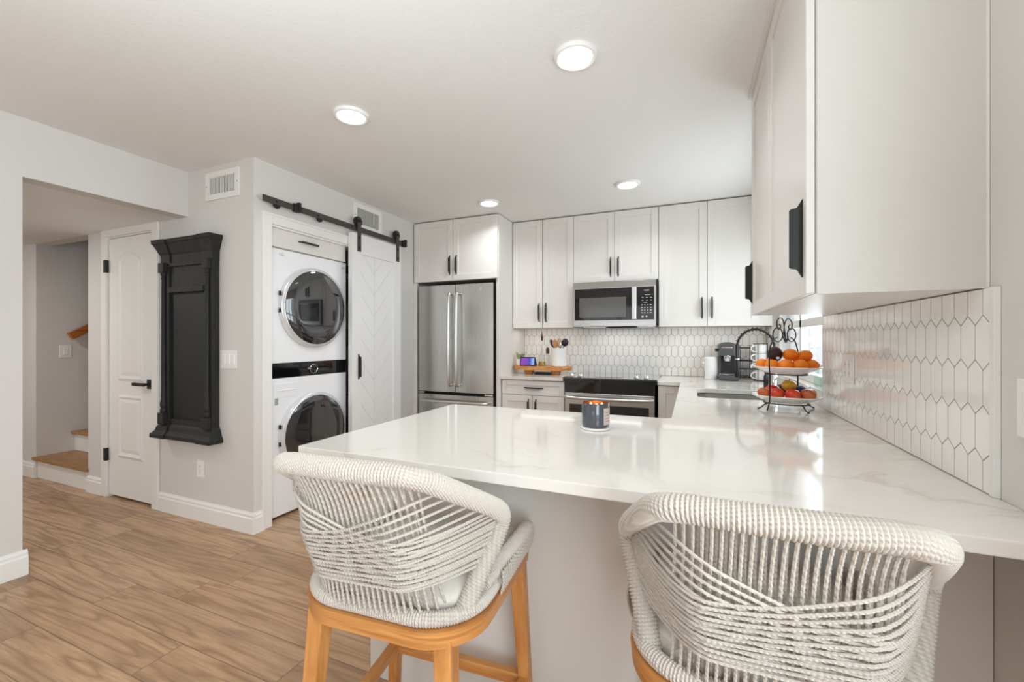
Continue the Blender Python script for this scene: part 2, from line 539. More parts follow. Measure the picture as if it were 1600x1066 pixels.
    def build(s, name, m, parent=None, smooth=False, origin=None, local=False):
        bm = s.bm
        bmesh.ops.recalc_face_normals(bm, faces=bm.faces)
        if local:
            off = Vector((0, 0, 0)); base = Vector((0, 0, 0))
        elif parent is not None:
            off = OFF[parent.name]; base = Vector((0, 0, 0))
        else:
            if origin is None:
                xs = [v.co for v in bm.verts]
                mn = Vector((min(c.x for c in xs), min(c.y for c in xs), min(c.z for c in xs)))
                mx = Vector((max(c.x for c in xs), max(c.y for c in xs), max(c.z for c in xs)))
                origin = ((mn.x + mx.x) / 2, (mn.y + mx.y) / 2, mn.z)
            off = Vector(origin); base = off
        for v in bm.verts: v.co -= off
        me = bpy.data.meshes.new(name)
        bm.to_mesh(me); bm.free()
        ms = m if isinstance(m, (list, tuple)) else [m]
        for q in ms: me.materials.append(q)
        if smooth:
            for p in me.polygons: p.use_smooth = True
            try: me.set_sharp_from_angle(angle=math.radians(38))
            except Exception: pass
        o = bpy.data.objects.new(name, me)
        o.location = base
        COL.objects.link(o)
        if parent is not None: o.parent = parent
        OFF[o.name] = off
        return o

def tag(o, label=None, cat=None, group=None, kind=None):
    if label: o['label'] = label
    if cat: o['category'] = cat
    if group: o['group'] = group
    if kind: o['kind'] = kind
    return o
def empty(name, loc, label=None, cat=None, group=None, kind=None, rz=0.0):
    o = bpy.data.objects.new(name, None)
    o.empty_display_size = 0.05
    o.location = loc
    o.rotation_euler = (0, 0, rz)
    COL.objects.link(o)
    OFF[o.name] = Vector(loc)
    return tag(o, label, cat, group, kind)
def struct(o): return tag(o, kind='structure')
def copy_tree(o, parent=None):
    c = o.copy()
    COL.objects.link(c)
    c.parent = parent
    for ch in list(o.children): copy_tree(ch, c)
    return c
def smoothpath(pts, n=8, closed=False):
    P = [Vector(p) for p in pts]
    out = []
    m = len(P)
    rng = range(m if closed else m - 1)
    for i in rng:
        if closed: p0, p1, p2, p3 = P[i - 1], P[i], P[(i + 1) % m], P[(i + 2) % m]
        else: p0, p1, p2, p3 = P[max(i - 1, 0)], P[i], P[i + 1], P[min(i + 2, m - 1)]
        for k in range(n):
            t = k / n
            out.append(0.5 * ((2 * p1) + (p2 - p0) * t + (2 * p0 - 5 * p1 + 4 * p2 - p3) * t * t + (3 * p1 - p0 - 3 * p2 + p3) * t ** 3))
    if not closed: out.append(P[-1])
    return out
def text_mesh(name, body, size, m, parent, tf):
    """flat lettering as a thin mesh; tf maps (u, v, w) to world"""
    cu = bpy.data.curves.new(name, 'FONT')
    cu.body = body; cu.size = size; cu.extrude = 0.0004
    cu.align_x = 'CENTER'; cu.align_y = 'CENTER'
    ob = bpy.data.objects.new(name, cu)
    me = bpy.data.meshes.new_from_object(ob)
    bpy.data.objects.remove(ob)
    off = OFF[parent.name]
    for v in me.vertices:
        v.co = tf(v.co.x, v.co.y, v.co.z) - off
    me.name = name
    me.materials.clear(); me.materials.append(m)
    o = bpy.data.objects.new(name, me)
    o.parent = parent
    COL.objects.link(o)
    return o

# frames: (u, v, w) -> world; w points out of the face
def face_back(Y):   # faces the camera (-Y); u = X, v = Z
    return lambda u, v, w: Vector((u, Y - w, v))
def face_right(X):  # on the right side, faces -X; u = Y, v = Z
    return lambda u, v, w: Vector((X - w, u, v))
def face_left(X):   # on the laundry side, faces +X; u = Y, v = Z
    return lambda u, v, w: Vector((X + w, u, v))

# ------------------------------------------------------------------ room shell
RW, LW, LAUN, BW, CW = 0.612, -3.285, -2.61, 4.31, 1.895
ZC, ZH = 2.44, 2.125
struct(MB().box(-7.2, -4.6, -0.12, 0.75, 5.6, 0.0).build('floor', M['floor']))
struct(MB().box(-3.40, -4.6, ZC, 0.75, 4.5, ZC + 0.12).build('ceiling', M['ceil']))
struct(MB().box(-7.2, -1.0, ZH, -3.401, CW, ZH + 0.12).build('ceiling_hall', M['ceil']))
# right wall: two window openings (sink window, assumed living side window)
w = MB()
X0, X1 = RW, RW + 0.13
SY0, SY1, SZ0, SZ1 = 2.60, 4.06, 1.00, 2.10
LY0, LY1, LZ0, LZ1 = -1.85, 0.35, 0.5, 2.2
w.box(X0, LY1, 0, X1, SY0, ZC); w.box(X0, SY1, 0, X1, 4.44, ZC)
w.box(X0, SY0, 0, X1, SY1, SZ0 - 0.03); w.box(X0, SY0, SZ1, X1, SY1, ZC)
w.box(X0, -4.6, 0, X1, LY0, ZC); w.box(X0, LY0, 0, X1, LY1, LZ0); w.box(X0, LY0, LZ1, X1, LY1, ZC)
struct(w.build('wall_right', M['wall']))
struct(MB().box(-2.72, BW, 0, 0.74, BW + 0.13, ZC).build('wall_back', M['wall']))
# left wall with the hall opening
w = MB()
w.box(LW - 0.115, -4.6, 0, LW, 1.083, ZC); w.box(LW - 0.115, 1.083, ZH, LW, CW, ZC)
struct(w.build('wall_left', M['wall']))
# wall with the closet door (faces the camera)
DX0, DX1, DZ = -4.312, -3.688, 2.075
w = MB()
w.box(-4.607, CW, 0, DX0, CW + 0.11, ZH + 0.3); w.box(DX0, CW, DZ, DX1, CW + 0.11, ZH + 0.3)
w.box(DX1, CW, 0, LAUN, CW + 0.11, ZC)
struct(w.build('wall_door_side', M['wall']))
# laundry wall (faces +X) with the closet opening
OY0, OY1, OZ = 2.016, 2.93, 2.035
w = MB()
w.box(LAUN - 0.11, CW + 0.11, 0, LAUN, OY0, ZC); w.box(LAUN - 0.11, OY0, OZ, LAUN, OY1, ZC)
w.box(LAUN - 0.11, OY1, 0, LAUN, BW, ZC)
struct(w.build('wall_laundry', M['wall']))
# closet interior
w = MB()
w.box(-3.55, CW + 0.11, 0, -3.47, 3.3, ZC); w.box(-3.47, 3.22, 0, LAUN - 0.11, 3.3, ZC)
w.box(-3.47, CW + 0.11, ZC - 0.02, LAUN - 0.11, 3.22, ZC + 0.06)
struct(w.build('wall_closet', M['wall']))
# behind the closed door
w = MB()
w.box(-4.5, 2.5, 0, -3.55, 2.56, 2.6); w.box(-4.607, CW + 0.11, 0, -4.5, 5.5, 4.6); w.box(-4.5, CW + 0.11, 2.45, -3.55, 2.5, 2.55)
struct(w.build('wall_stair_right', M['wall']))
# stair well and hall
struct(MB().box(-5.60, CW, 0, -5.49, 5.5, 4.6).build('wall_stair_left', M['wall']))
struct(MB().box(-5.60, 5.4, 0, -4.5, 5.52, 4.6).build('wall_stair_back', M['wall']))
struct(MB().box(-5.60, CW, 4.6, -4.5, 5.52, 4.7).build('ceiling_stairwell', M['ceil']))
struct(MB().box(-5.49, CW, ZH, -4.607, CW + 0.1, 4.6).build('wall_stair_header', M['wall']))
struct(MB().box(-7.2, CW, 0, -5.60, CW + 0.1, ZH + 0.1).build('wall_hall_end', M['wall']))
struct(MB().box(-7.3, -1.0, 0, -7.2, CW + 0.1, ZH + 0.1).build('wall_hall_left', M['wall']))
struct(MB().box(-7.2, -1.1, 0, LW - 0.115, -1.0, ZH + 0.1).build('wall_hall_front', M['wall']))
# wall behind the camera with the patio door opening
w = MB()
w.box(-3.4, -4.72, 0, -3.0, -4.6, ZC); w.box(0.3, -4.72, 0, 0.75, -4.6, ZC); w.box(-3.0, -4.72, 2.25, 0.3, -4.6, ZC)
struct(w.build('wall_front', M['wall']))

# baseboards
def baseboard(name, segs):
    m = MB()
    for (a, b, nx, ny) in segs:
        # a, b ends on the wall face; (nx, ny) out of the wall
        prof = [(0, 0), (0.017, 0), (0.017, 0.096), (0.012, 0.104), (0.012, 0.118), (0.006, 0.128), (0.004, 0.134), (0, 0.134)]
        p0 = [(a[0] + nx * p, a[1] + ny * p, h) for p, h in prof]
        p1 = [(b[0] + nx * p, b[1] + ny * p, h) for p, h in prof]
        m.poly_prism(p0, p1)
    return struct(m.build(name, M['trim']))
baseboard('baseboard_door_side', [((-3.618, CW), (LAUN + 0.017, CW), 0, -1), ((-4.607, CW), (-4.378, CW), 0, -1)])
baseboard('baseboard_laundry', [((LAUN, CW + 0.0002), (LAUN, 1.946), 1, 0)])
baseboard('baseboard_left', [((LW, -4.6), (LW, 1.083 + 0.017), 1, 0), ((LW - 0.0002, 1.083), (LW - 0.13, 1.083), 0, 1)])
baseboard('baseboard_hall', [((-7.2, CW), (-5.49, CW), 0, -1)])
baseboard('baseboard_right', [((RW, -4.6), (RW, 1.262), -1, 0)])

# ------------------------------------------------------------------ sink window
wd = struct(empty('window_1', (RW + 0.05, (SY0 + SY1) / 2, SZ0)))
m = MB()
m.box(RW + 0.045, SY0, SZ0, RW + 0.095, SY0 + 0.05, SZ1, 0.003); m.box(RW + 0.045, SY1 - 0.05, SZ0, RW + 0.095, SY1, SZ1, 0.003)
m.box(RW + 0.045, SY0 + 0.05, SZ0, RW + 0.095, SY1 - 0.05, SZ0 + 0.05, 0.003); m.box(RW + 0.045, SY0 + 0.05, SZ1 - 0.05, RW + 0.095, SY1 - 0.05, SZ1, 0.003)
m.box(RW + 0.05, SY0 + 0.05, 1.335, RW + 0.09, SY1 - 0.05, 1.385, 0.003)
m.box(RW + 0.05, 3.30, SZ0 + 0.05, RW + 0.09, 3.35, SZ1 - 0.05, 0.003)
m.build('window_frame', M['trim'], wd)
MB().box(RW + 0.066, SY0 + 0.05, SZ0 + 0.05, RW + 0.070, SY1 - 0.05, SZ1 - 0.05).build('glass', M['glass'], wd)
m = MB()
m.box(RW - 0.012, SY0 - 0.05, SZ0 - 0.03, RW + 0.13, SY1 + 0.02, SZ0, 0.003)
m.build('window_sill', M['stone'], wd)
# assumed unseen side window and patio doors, behind the camera
wd = struct(empty('window_2', (RW + 0.05, -0.75, LZ0)))
m = MB()
for (a, b) in ((LY0, LY0 + 0.05), (LY1 - 0.05, LY1), (-0.775, -0.725)): m.box(RW + 0.03, a, LZ0, RW + 0.07, b, LZ1)
m.box(RW + 0.03, LY0, LZ0, RW + 0.07, LY1, LZ0 + 0.05); m.box(RW + 0.03, LY0, LZ1 - 0.05, RW + 0.07, LY1, LZ1)
m.build('window_frame', M['trim'], wd)
wd = struct(empty('door_2', (-1.35, -4.65, 0)))
m = MB()
for a in (-3.0, -1.93, -0.85, 0.24): m.box(a, -4.70, 0, a + 0.06, -4.64, 2.25)
m.box(-3.0, -4.70, 2.19, 0.3, -4.64, 2.25); m.box(-3.0, -4.70, 0, 0.3, -4.64, 0.05)
m.build('door_frame', M['trim'], wd)

# ------------------------------------------------------------------ closet door
dr = struct(empty('door_1', (-4.0, CW, 0)))
m = MB()
c0, c1, ct = -4.376, -3.620, 2.14
for (a, b) in ((c0, DX0 + 0.006), (DX1 - 0.006, c1)):
    m.box(a, CW - 0.018, 0, b, CW, ct, 0.004)
m.box(DX0 + 0.006, CW - 0.018, DZ - 0.004, DX1 - 0.006, CW, ct, 0.004)
m.box(DX0, CW, 0, DX0 + 0.012, CW + 0.11, DZ); m.box(DX1 - 0.012, CW, 0, DX1, CW + 0.11, DZ); m.box(DX0 + 0.012, CW, DZ - 0.012, DX1 - 0.012, CW + 0.11, DZ)
m.build('door_casing', M['trim'], dr)
def arch(u0, u1, v0, v1, rise, n=12):
    pts = [(u0, v0), (u1, v0)]
    for k in range(n + 1):
        t = 1 - k / n
        pts.append((u0 + (u1 - u0) * t, v1 + rise * math.sin(PI * t)))
    return pts
def ringpanel(m, outer, inner, w0, w1):
    """bevelled moulding strip between two outlines"""
    n = len(outer)
    for i in range(n):
        j = (i + 1) % n
        m.quad((outer[i][0], outer[i][1], w0), (outer[j][0], outer[j][1], w0), (inner[j][0], inner[j][1], w1), (inner[i][0], inner[i][1], w1))
def door_slab():
    tf = face_back(CW + 0.004)
    m = MB(tf)
    a, b = DX0 + 0.016, DX1 - 0.016
    m.box(a, 0.022, -0.035, b, DZ - 0.016, 0.0)
    for (u0, u1, v0, v1, r) in ((-4.185, -3.835, 0.93, 1.895, 0.055), (-4.165, -3.835, 0.325, 0.825, 0.0)):
        u0 = -4.172; u1 = -3.828
        o_ = arch(u0, u1, v0, v1, r); q = 0.022
        i_ = arch(u0 + q, u1 - q, v0 + q, v1 - q * 0.8, r); q = 0.045
        j_ = arch(u0 + q, u1 - q, v0 + q, v1 - q * 0.8, r * 0.95)
        ringpanel(m, o_, i_, 0.0005, 0.009)
        ringpanel(m, i_, j_, 0.009, 0.001)
        k_ = arch(u0 + 0.075, u1 - 0.075, v0 + 0.075, v1 - 0.06, r * 0.85)
        ringpanel(m, j_, k_, 0.001, 0.006)
        f = [m.bm.verts.new(m.P((p[0], p[1], 0.006))) for p in k_]
        m.bm.faces.new(f)
    return m
slab = door_slab().build('door_slab', M['trim'], dr)
tf = face_back(CW + 0.004)
m = MB(tf)
m.box(-3.775, 0.885, 0.0, -3.715, 0.955, 0.009, 0.002)
m.box(-3.755, 0.91, 0.008, -3.735, 0.93, 0.05, 0.002)
m.box(-3.885, 0.907, 0.04, -3.733, 0.932, 0.052, 0.003)
m.build('lever_handle', M['blackmetal'], dr)
for z in (1.79, 0.29):
    m = MB(face_back(CW - 0.017))
    m.box(-4.335, z, 0.0, -4.305, z + 0.10, 0.003)
    m.box(-4.309, z, -0.018, -4.297, z + 0.10, 0.008, 0.003)
    m.build('hinge', M['blackmetal'], dr)

# ------------------------------------------------------------------ staircase
st = tag(empty('staircase', (-5.05, CW, 0)), 'white-riser staircase with brown wooden treads behind the hall wall', 'stairs')
for k in range(9):
    y = CW + 0.01 + 0.255 * k
    z = 0.19 * (k + 1)
    MB().box(-5.489, y, z - 0.19, -4.608, y + 0.02, z - 0.028).build('riser', M['trim'], st)
    MB().box(-5.489 if k else -5.515, y - 0.03, z - 0.028, -4.608 if k else -4.60, y + 0.25, z, 0.006).build('tread', M['stairwood'], st) if k else \
        MB().prism([(-5.515, y - 0.03), (-4.60, y - 0.03), (-4.60, y - 0.012), (-4.609, y - 0.012), (-4.609, y + 0.25), (-5.488, y + 0.25), (-5.488, y - 0.012), (-5.515, y - 0.012)], z - 0.028, z, 'z', 0.004).build('tread', M['stairwood'], st)
hr = tag(empty('handrail', (-5.45, 2.1, 1.2)), 'orange-brown wooden handrail sloping up the stair wall', 'handrail')
MB().beam((-5.43, 2.10, 1.285), (-5.43, 3.9, 2.43), 0.035, asp=0.65, bev=0.006).build('rail', M['railwood'], hr)
for yy in (2.5, 3.4):
    MB().tube([(-5.49, yy, 1.285 + (yy - 2.1) * 0.636 - 0.09), (-5.455, yy, 1.285 + (yy - 2.1) * 0.636 - 0.09), (-5.43, yy, 1.285 + (yy - 2.1) * 0.636 - 0.03)], 0.007).build('bracket', M['blackmetal'], hr)

# ------------------------------------------------------------------ switches and outlets
def plate(tf, u0, u1, v0, v1, rockers, name, label, cat, kindp='rocker'):
    o = empty(name, tuple(tf((u0 + u1) / 2, v0, 0)), label, cat)
    MB(tf).box(u0, v0, 0.0002, u1, v1, 0.006, 0.0025).build('cover_plate', M['plastic'], o)
    n = rockers
    w = (u1 - u0) / (n + 0.35)
    for k in range(n):
        uc = u0 + (u1 - u0) * (k + 0.5) / n if n > 1 else (u0 + u1) / 2
        if n > 1: uc = (u0 + u1) / 2 + (k - (n - 1) / 2) * 0.046
        vc = (v0 + v1) / 2
        if kindp == 'rocker':
            MB(tf).box(uc - 0.0165, vc - 0.033, 0.003, uc + 0.0165, vc + 0.033, 0.0095, 0.002).build('rocker', M['ceramic'], o)
        elif kindp == 'outlet':
            MB(tf).box(uc - 0.0165, vc - 0.033, 0.003, uc + 0.0165, vc + 0.033, 0.008, 0.002).build('socket_face', M['ceramic'], o)
            for s in (-1, 1):
                for q in (-1, 1):
                    MB(tf).box(uc + q * 0.006 - 0.001, vc + s * 0.017 - 0.004, 0.0075, uc + q * 0.006 + 0.001, vc + s * 0.017 + 0.005, 0.0083).build('socket_slot', M['shadowgrey'], o)
    return o
plate(face_back(CW), -2.932, -2.768, 1.062, 1.185, 3, 'light_switch', 'white triple rocker light switch right of the black mirror frame', 'light switch')
plate(face_back(CW), -3.182, -3.105, 0.300, 0.415, 1, 'wall_outlet', 'white outlet plate low on the wall above the baseboard, under the black frame', 'outlet', 'outlet')
plate(face_left(-5.49), 2.05, 2.135, 1.085, 1.205, 1, 'light_switch', 'white single light switch on the dim stair wall under the handrail', 'light switch')
plate(face_right(RW), 1.11, 1.19, 1.060, 1.178, 1, 'light_switch', 'white switch plate on the grey wall at the right edge of the photo', 'light switch')

# ------------------------------------------------------------------ air vents
def vent(tf, u0, u1, v0, v1, label, fw=0.038):
    o = empty('air_vent', tuple(tf((u0 + u1) / 2, v0, 0)), label, 'vent')
    m = MB(tf)
    for (a, b, c, d) in ((u0, v0, u1, v0 + fw), (u0, v1 - fw, u1, v1), (u0, v0 + fw, u0 + fw, v1 - fw), (u1 - fw, v0 + fw, u1, v1 - fw)):
        m.box(a, b, 0, c, d, 0.010, 0.002)
    m.build('vent_frame', M['trim'], o)
    MB(tf).box(u0 + fw, v0 + fw, 0.0003, u1 - fw, v1 - fw, 0.001).build('duct_backing', M['ductgrey'], o)
    n = 17
    for k in range(n):
        u = u0 + fw + (u1 - u0 - 2 * fw) * (k + 0.5) / n
        mm = MB(tf)
        mm.box(u - 0.0009, v0 + fw, 0.0028, u + 0.0009, v1 - fw, 0.0088)
        mm.build('louver', M['trim'], o)
    for u in (u0 + 0.014, u1 - 0.014):
        MB(tf).lathe([(0, 0.0098), (0.004, 0.0098), (0.003, 0.0115), (0, 0.0115)], (u, (v0 + v1) / 2, 0), 10).build('screw', M['greyplastic'], o)
    return o
vent(face_back(CW), -3.081, -2.742, 2.206, 2.396, 'white louvred air vent on the wall above the black mirror frame')
vent(face_left(LAUN), 2.775, 3.125, 2.205, 2.415, 'white louvred air vent behind the barn door track')

# ------------------------------------------------------------------ black mirror frame on the wall
fr = empty('mirror_frame', (-3.22, CW, 0.55), 'tall black carved wooden mirror frame hanging on the grey wall', 'wall frame')
tf = face_back(CW)
u0, u1 = -3.505, -2.945
MB(tf).box(u0, 0.66, 0.001, u1, 1.86, 0.028, 0.002).build('back_board', M['blackwood'], fr)
MB(tf).box(u0 + 0.085, 0.69, 0.024, u1 - 0.085, 1.60, 0.031).build('mirror_panel', M['blackpanel'], fr)
m = MB(tf)
m.box(u0 + 0.0, 0.66, 0.028, u0 + 0.085, 1.80, 0.050, 0.003); m.box(u1 - 0.085, 0.66, 0.028, u1, 1.80, 0.050, 0.003)
m.box(u0 + 0.085, 0.66, 0.028, u1 - 0.085, 0.695, 0.046, 0.003); m.box(u0 + 0.085, 1.585, 0.028, u1 - 0.085, 1.625, 0.058, 0.004)
m.box(u0 + 0.085, 1.625, 0.028, u1 - 0.085, 1.80, 0.038, 0.002)
m.box(u0 + 0.085, 1.77, 0.028, u1 - 0.085, 1.80, 0.052, 0.004)
m.build('frame_rails', M['blackwood'], fr)
for s, uc in ((-1, u0 + 0.038), (1, u1 - 0.038)):
    prof = [(0.019, 0.735), (0.021, 0.745), (0.021, 0.76), (0.016, 0.77), (0.021, 0.785), (0.022, 0.80), (0.016, 0.83), (0.015, 0.90), (0.014, 1.3), (0.013, 1.68), (0.017, 1.69), (0.013, 1.70), (0.018, 1.715), (0.019, 1.73)]
    mm = MB(tf)
    seg = 16
    rings = []
    for r, h in prof:
        rings.append([mm.bm.verts.new(mm.P((uc + r * math.cos(2 * PI * k / seg), h, 0.056 + r * math.sin(2 * PI * k / seg)))) for k in range(seg)])
    for a, b in zip(rings, rings[1:]):
        for k in range(seg):
            mm.bm.faces.new((a[k], a[(k + 1) % seg], b[(k + 1) % seg], b[k]))
    mm.bm.faces.new(rings[0]); mm.bm.faces.new(rings[-1])
    mm.build('half_column', M['blackwood'], fr, smooth=True)
    MB(tf).box(uc - 0.032, 0.655, 0.028, uc + 0.032, 0.735, 0.080, 0.004).build('column_base', M['blackwood'], fr)
    MB(tf).box(uc - 0.030, 1.73, 0.028, uc + 0.030, 1.80, 0.078, 0.004).build('column_capital', M['blackwood'], fr)
# cornice: profile swept with break-fronts over the columns
def cornice(prof, mat_, nm, a, b):
    m = MB(tf)
    for (ua, ub, ex) in ((a, a + 0.10, 0.010), (a + 0.10, b - 0.10, 0.0), (b - 0.10, b, 0.010)):
        la = 1 if ua == a else 0
        lb = 1 if ub == b else 0
        P0 = [(ua - (p * 1.25 if la else 0), h, 0.0015) for p, h in prof]
        P1 = [(ua - (p * 1.25 if la else 0), h, 0.040 + ex + p) for p, h in prof]
        Q0 = [(ub + (p * 0.85 if lb else 0), h, 0.0015) for p, h in prof]
        Q1 = [(ub + (p * 0.85 if lb else 0), h, 0.040 + ex + p) for p, h in prof]
        n = len(prof)
        vs = [[m.bm.verts.new(m.P(p)) for p in row] for row in (P0, P1, Q1, Q0)]
        for r in range(3):
            for k in range(n - 1):
                m.bm.faces.new((vs[r][k], vs[r][k + 1], vs[r + 1][k + 1], vs[r + 1][k]))
        for k in range(n - 1):
            m.bm.faces.new((vs[3][k], vs[3][k + 1], vs[0][k + 1], vs[0][k]))
        m.bm.faces.new([vs[r][0] for r in range(4)]); m.bm.faces.new([vs[r][-1] for r in range(4)])
    return m.build(nm, mat_, fr)
cornice([(0.002, 1.79), (0.004, 1.855), (0.010, 1.868), (0.020, 1.895), (0.034, 1.930), (0.040, 1.938), (0.040, 1.955), (0.044, 1.960)], M['blackwood'], 'cornice', u0, u1)
cornice([(0.046, 0.560), (0.046, 0.585), (0.036, 0.596), (0.026, 0.61), (0.018, 0.640), (0.006, 0.655), (0.002, 0.665)], M['blackwood'], 'plinth', u0, u1)

# ------------------------------------------------------------------ ceiling lights
def can(x, y, label):
    o = empty('ceiling_light', (x, y, ZC - 0.012), label, 'ceiling light', 'recessed ceiling lights')
    MB().lathe([(0.070, -0.002), (0.078, -0.006), (0.086, -0.004), (0.089, 0.0), (0.089, 0.0115), (0.070, 0.0115), (0.070, -0.002)], (x, y, ZC - 0.012), 48).build('trim_ring', M['plastic'], o, smooth=True)
    MB().disc_cyl((x, y, ZC - 0.010), 0.0698, 0.006, 48).build('lens', M['lens'], o)
    l = bpy.data.lights.new('lamp', 'AREA'); l.shape = 'DISK'; l.size = 0.13; l.energy = CAN_POWER; l.color = (0.92, 0.96, 1.0)
    l.spread = math.radians(145)
    lo = bpy.data.objects.new('lamp', l); lo.location = (0, 0, -0.004); lo.parent = o
    COL.objects.link(lo)
can(-0.444, 1.737, 'round recessed ceiling light nearest the camera, above the peninsula')
can(-1.648, 1.739, 'round recessed ceiling light in front of the laundry closet')
can(-1.606, 3.31, 'round recessed ceiling light in front of the fridge')
can(-0.443, 3.322, 'round recessed ceiling light in front of the microwave')

# ------------------------------------------------------------------ cabinet helpers
def shaker(m, u0, u1, v0, v1, st=0.058, th=0.019, rec=0.008, bev=0.0015, w0=0.0):
    m.box(u0 + st - 0.003, v0 + st - 0.003, w0 + 0.003, u1 - st + 0.003, v1 - st + 0.003, w0 + th - rec)
    for (a, b, c, d) in ((u0, v0, u0 + st, v1), (u1 - st, v0, u1, v1), (u0 + st, v0, u1 - st, v0 + st), (u0 + st, v1 - st, u1 - st, v1)):
        m.box(a, b, w0, c, d, w0 + th, bev, 1)
    return m
def pull(tf, uc, vc, w, parent, L=0.19, horiz=False):
    h = L / 2
    prof = [(-h, 0), (-h, 0.001), (-h + 0.016, 0.010), (-h + 0.022, 0.014), (-h + 0.024, 0.027), (h - 0.024, 0.027), (h - 0.022, 0.014), (h - 0.016, 0.010), (h, 0.001), (h, 0)]
    m = MB(tf)
    def pt(a, b, c):
        return (uc + a, vc + b, w + c) if horiz else (uc + b, vc + a, w + c)
    m.poly_prism([pt(a, -0.0045, c) for a, c in prof], [pt(a, 0.0045, c) for a, c in prof])
    q = h - 0.026
    a0, a1 = pt(-q, -0.005, 0.023), pt(q, 0.005, 0.030)
    m.box(min(a0[0], a1[0]), min(a0[1], a1[1]), a0[2], max(a0[0], a1[0]), max(a0[1], a1[1]), a1[2], 0.0015)
    return m.build('handle', M['blackmetal'], parent)
def cabinet(name, tf, u0, u1, v0, v1, depth, doors, label, cat='cabinet', loc=None, group=None):
    """doors: list of (u0, u1, v0, v1, kind, handle or None); handle = (u, v, horizontal, length)"""
    o = empty(name, tuple(tf((u0 + u1) / 2, v0, -depth / 2)), label, cat, group)
    MB(tf).box(u0, v0, -depth, u1, v1, -0.0015).build('body', M['cab'], o)
    for (a, b, c, d, kind, h) in doors:
        dd = shaker(MB(tf), a, b, c, d, st=0.058 if kind == 'door' else 0.045).build(kind, M['cab'], o)
        OFF[dd.name] = OFF[o.name]
        if h: pull(tf, h[0], h[1], 0.019, dd, h[3], h[2])
    return o
g = 0.0018
TOPZ = 2.432
# upper cabinets on the back wall: doors face plane Y = 3.96
tfU = face_back(3.979)
dep = BW - 3.979 - 0.003
cabinet('upper_cabinet', tfU, -1.655, -1.033, 1.37, TOPZ, dep,
        [(-1.652, -1.345, 1.371, TOPZ - .004, 'door', (-1.375, 1.522, False, 0.19)), (-1.335, -1.034, 1.371, TOPZ - .004, 'door', (-1.306, 1.522, False, 0.19))],
        'tall white shaker wall cabinet between the fridge and the microwave, two doors')
cabinet('upper_cabinet', tfU, -1.031, -0.267, 1.790, TOPZ, dep,
        [(-1.030, -0.650, 1.791, TOPZ - .004, 'door', (-0.680, 1.925, False, 0.185)), (-0.647, -0.268, 1.791, TOPZ - .004, 'door', (-0.613, 1.925, False, 0.185))],
        'short white shaker wall cabinet above the microwave, two doors')
cabinet('upper_cabinet', tfU, -0.265, 0.602, 1.37, TOPZ, dep,
        [(-0.263, 0.122, 1.371, TOPZ - .004, 'door', (0.085, 1.525, False, 0.185)), (0.127, 0.512, 1.371, TOPZ - .004, 'door', (0.162, 1.525, False, 0.185)),],
        'tall white shaker wall cabinet right of the microwave, two doors')
# added fill lights brightening the tiles under the wall cabinets and microwave
for nm, xa, xb, zz, pw in (('under_cabinet_fill', -1.62, -1.06, 1.368, 0.45), ('under_cabinet_fill', -0.24, 0.56, 1.368, 0.6)):
    area('tile_fill_light', ((xa + xb) / 2, 4.10, zz - 0.010), (0, 0, 0), xb - xa, 0.08, pw, (1.0, 0.98, 0.95))
area('range_tile_fill', (-0.65, 4.14, 1.358), (0, 0, 0), 0.45, 0.10, 0.5, (1.0, 0.98, 0.95))  # added fill below the microwave for the tiles behind the range
# cabinet over the fridge
cabinet('fridge_cabinet', face_back(3.629), -2.600, -1.690, 1.832, TOPZ, 0.64,
        [(-2.597, -2.146, 1.833, TOPZ - .004, 'door', (-2.178, 1.985, False, 0.19)), (-2.142, -1.668, 1.833, TOPZ - .004, 'door', (-2.105, 1.985, False, 0.19))],
        'white shaker cabinet above the steel fridge, two doors')
pn = empty('fridge_surround', (-1.675, 3.95, 0), 'white side panels enclosing the steel fridge', 'cabinet panel')
MB().box(-1.687, 3.632, 0, -1.662, BW - 0.002, TOPZ).build('side_panel', M['cab'], pn)
MB().box(-2.607, 3.612, 0, -2.565, 3.640, 1.83).build('filler_strip', M['cab'], pn)
# base cabinet left of the range
tfB = face_back(3.705)
cabinet('base_cabinet', tfB, -1.655, -1.042, 0.0, 0.879, BW - 3.705 - 0.003,
        [(-1.652, -1.043, 0.745, 0.876, 'drawer', (-1.335, 0.812, True, 0.19)),
         (-1.652, -1.350, 0.115, 0.740, 'door', (-1.385, 0.63, False, 0.16)), (-1.346, -1.043, 0.115, 0.740, 'door', (-1.312, 0.63, False, 0.16))],
        'white shaker base cabinet with a drawer between fridge and range')
cabinet('base_cabinet', tfB, -0.252, -0.062, 0.0, 0.879, BW - 3.705 - 0.003,
        [(-0.250, -0.066, 0.115, 0.876, 'door', None)],
        'narrow white corner base cabinet right of the range')
# sink run base (faces -X) and peninsula base
o = empty('sink_cabinet', (0.28, 3.0, 0), 'white base cabinet run under the sink, mostly hidden by the worktop', 'cabinet')
MB().box(-0.035, 1.95, 0.0, RW - 0.002, 2.70, 0.879).box(-0.035, 2.70, 0.0, RW - 0.002, 3.36, 0.66).box(-0.035, 3.36, 0.0, RW - 0.002, BW - 0.002, 0.879).build('body', M['cab'], o)
for (a, b) in ((1.98, 2.45), (2.455, 2.90), (2.905, 3.38)):
    dd = shaker(MB(face_right(-0.037)), a, b, 0.115, 0.655).build('door', M['cab'], o); OFF[dd.name] = OFF[o.name]
    dd = shaker(MB(face_right(-0.037)), a, b, 0.660, 0.876, st=0.045).build('drawer', M['cab'], o); OFF[dd.name] = OFF[o.name]
o = empty('peninsula_base', (-0.25, 1.6, 0), 'white panelled peninsula base under the worktop behind the stools', 'cabinet')
MB().box(-1.110, 1.270, 0.0, RW - 0.002, 1.288, 0.8835).build('back_panel', M['cabside'], o)
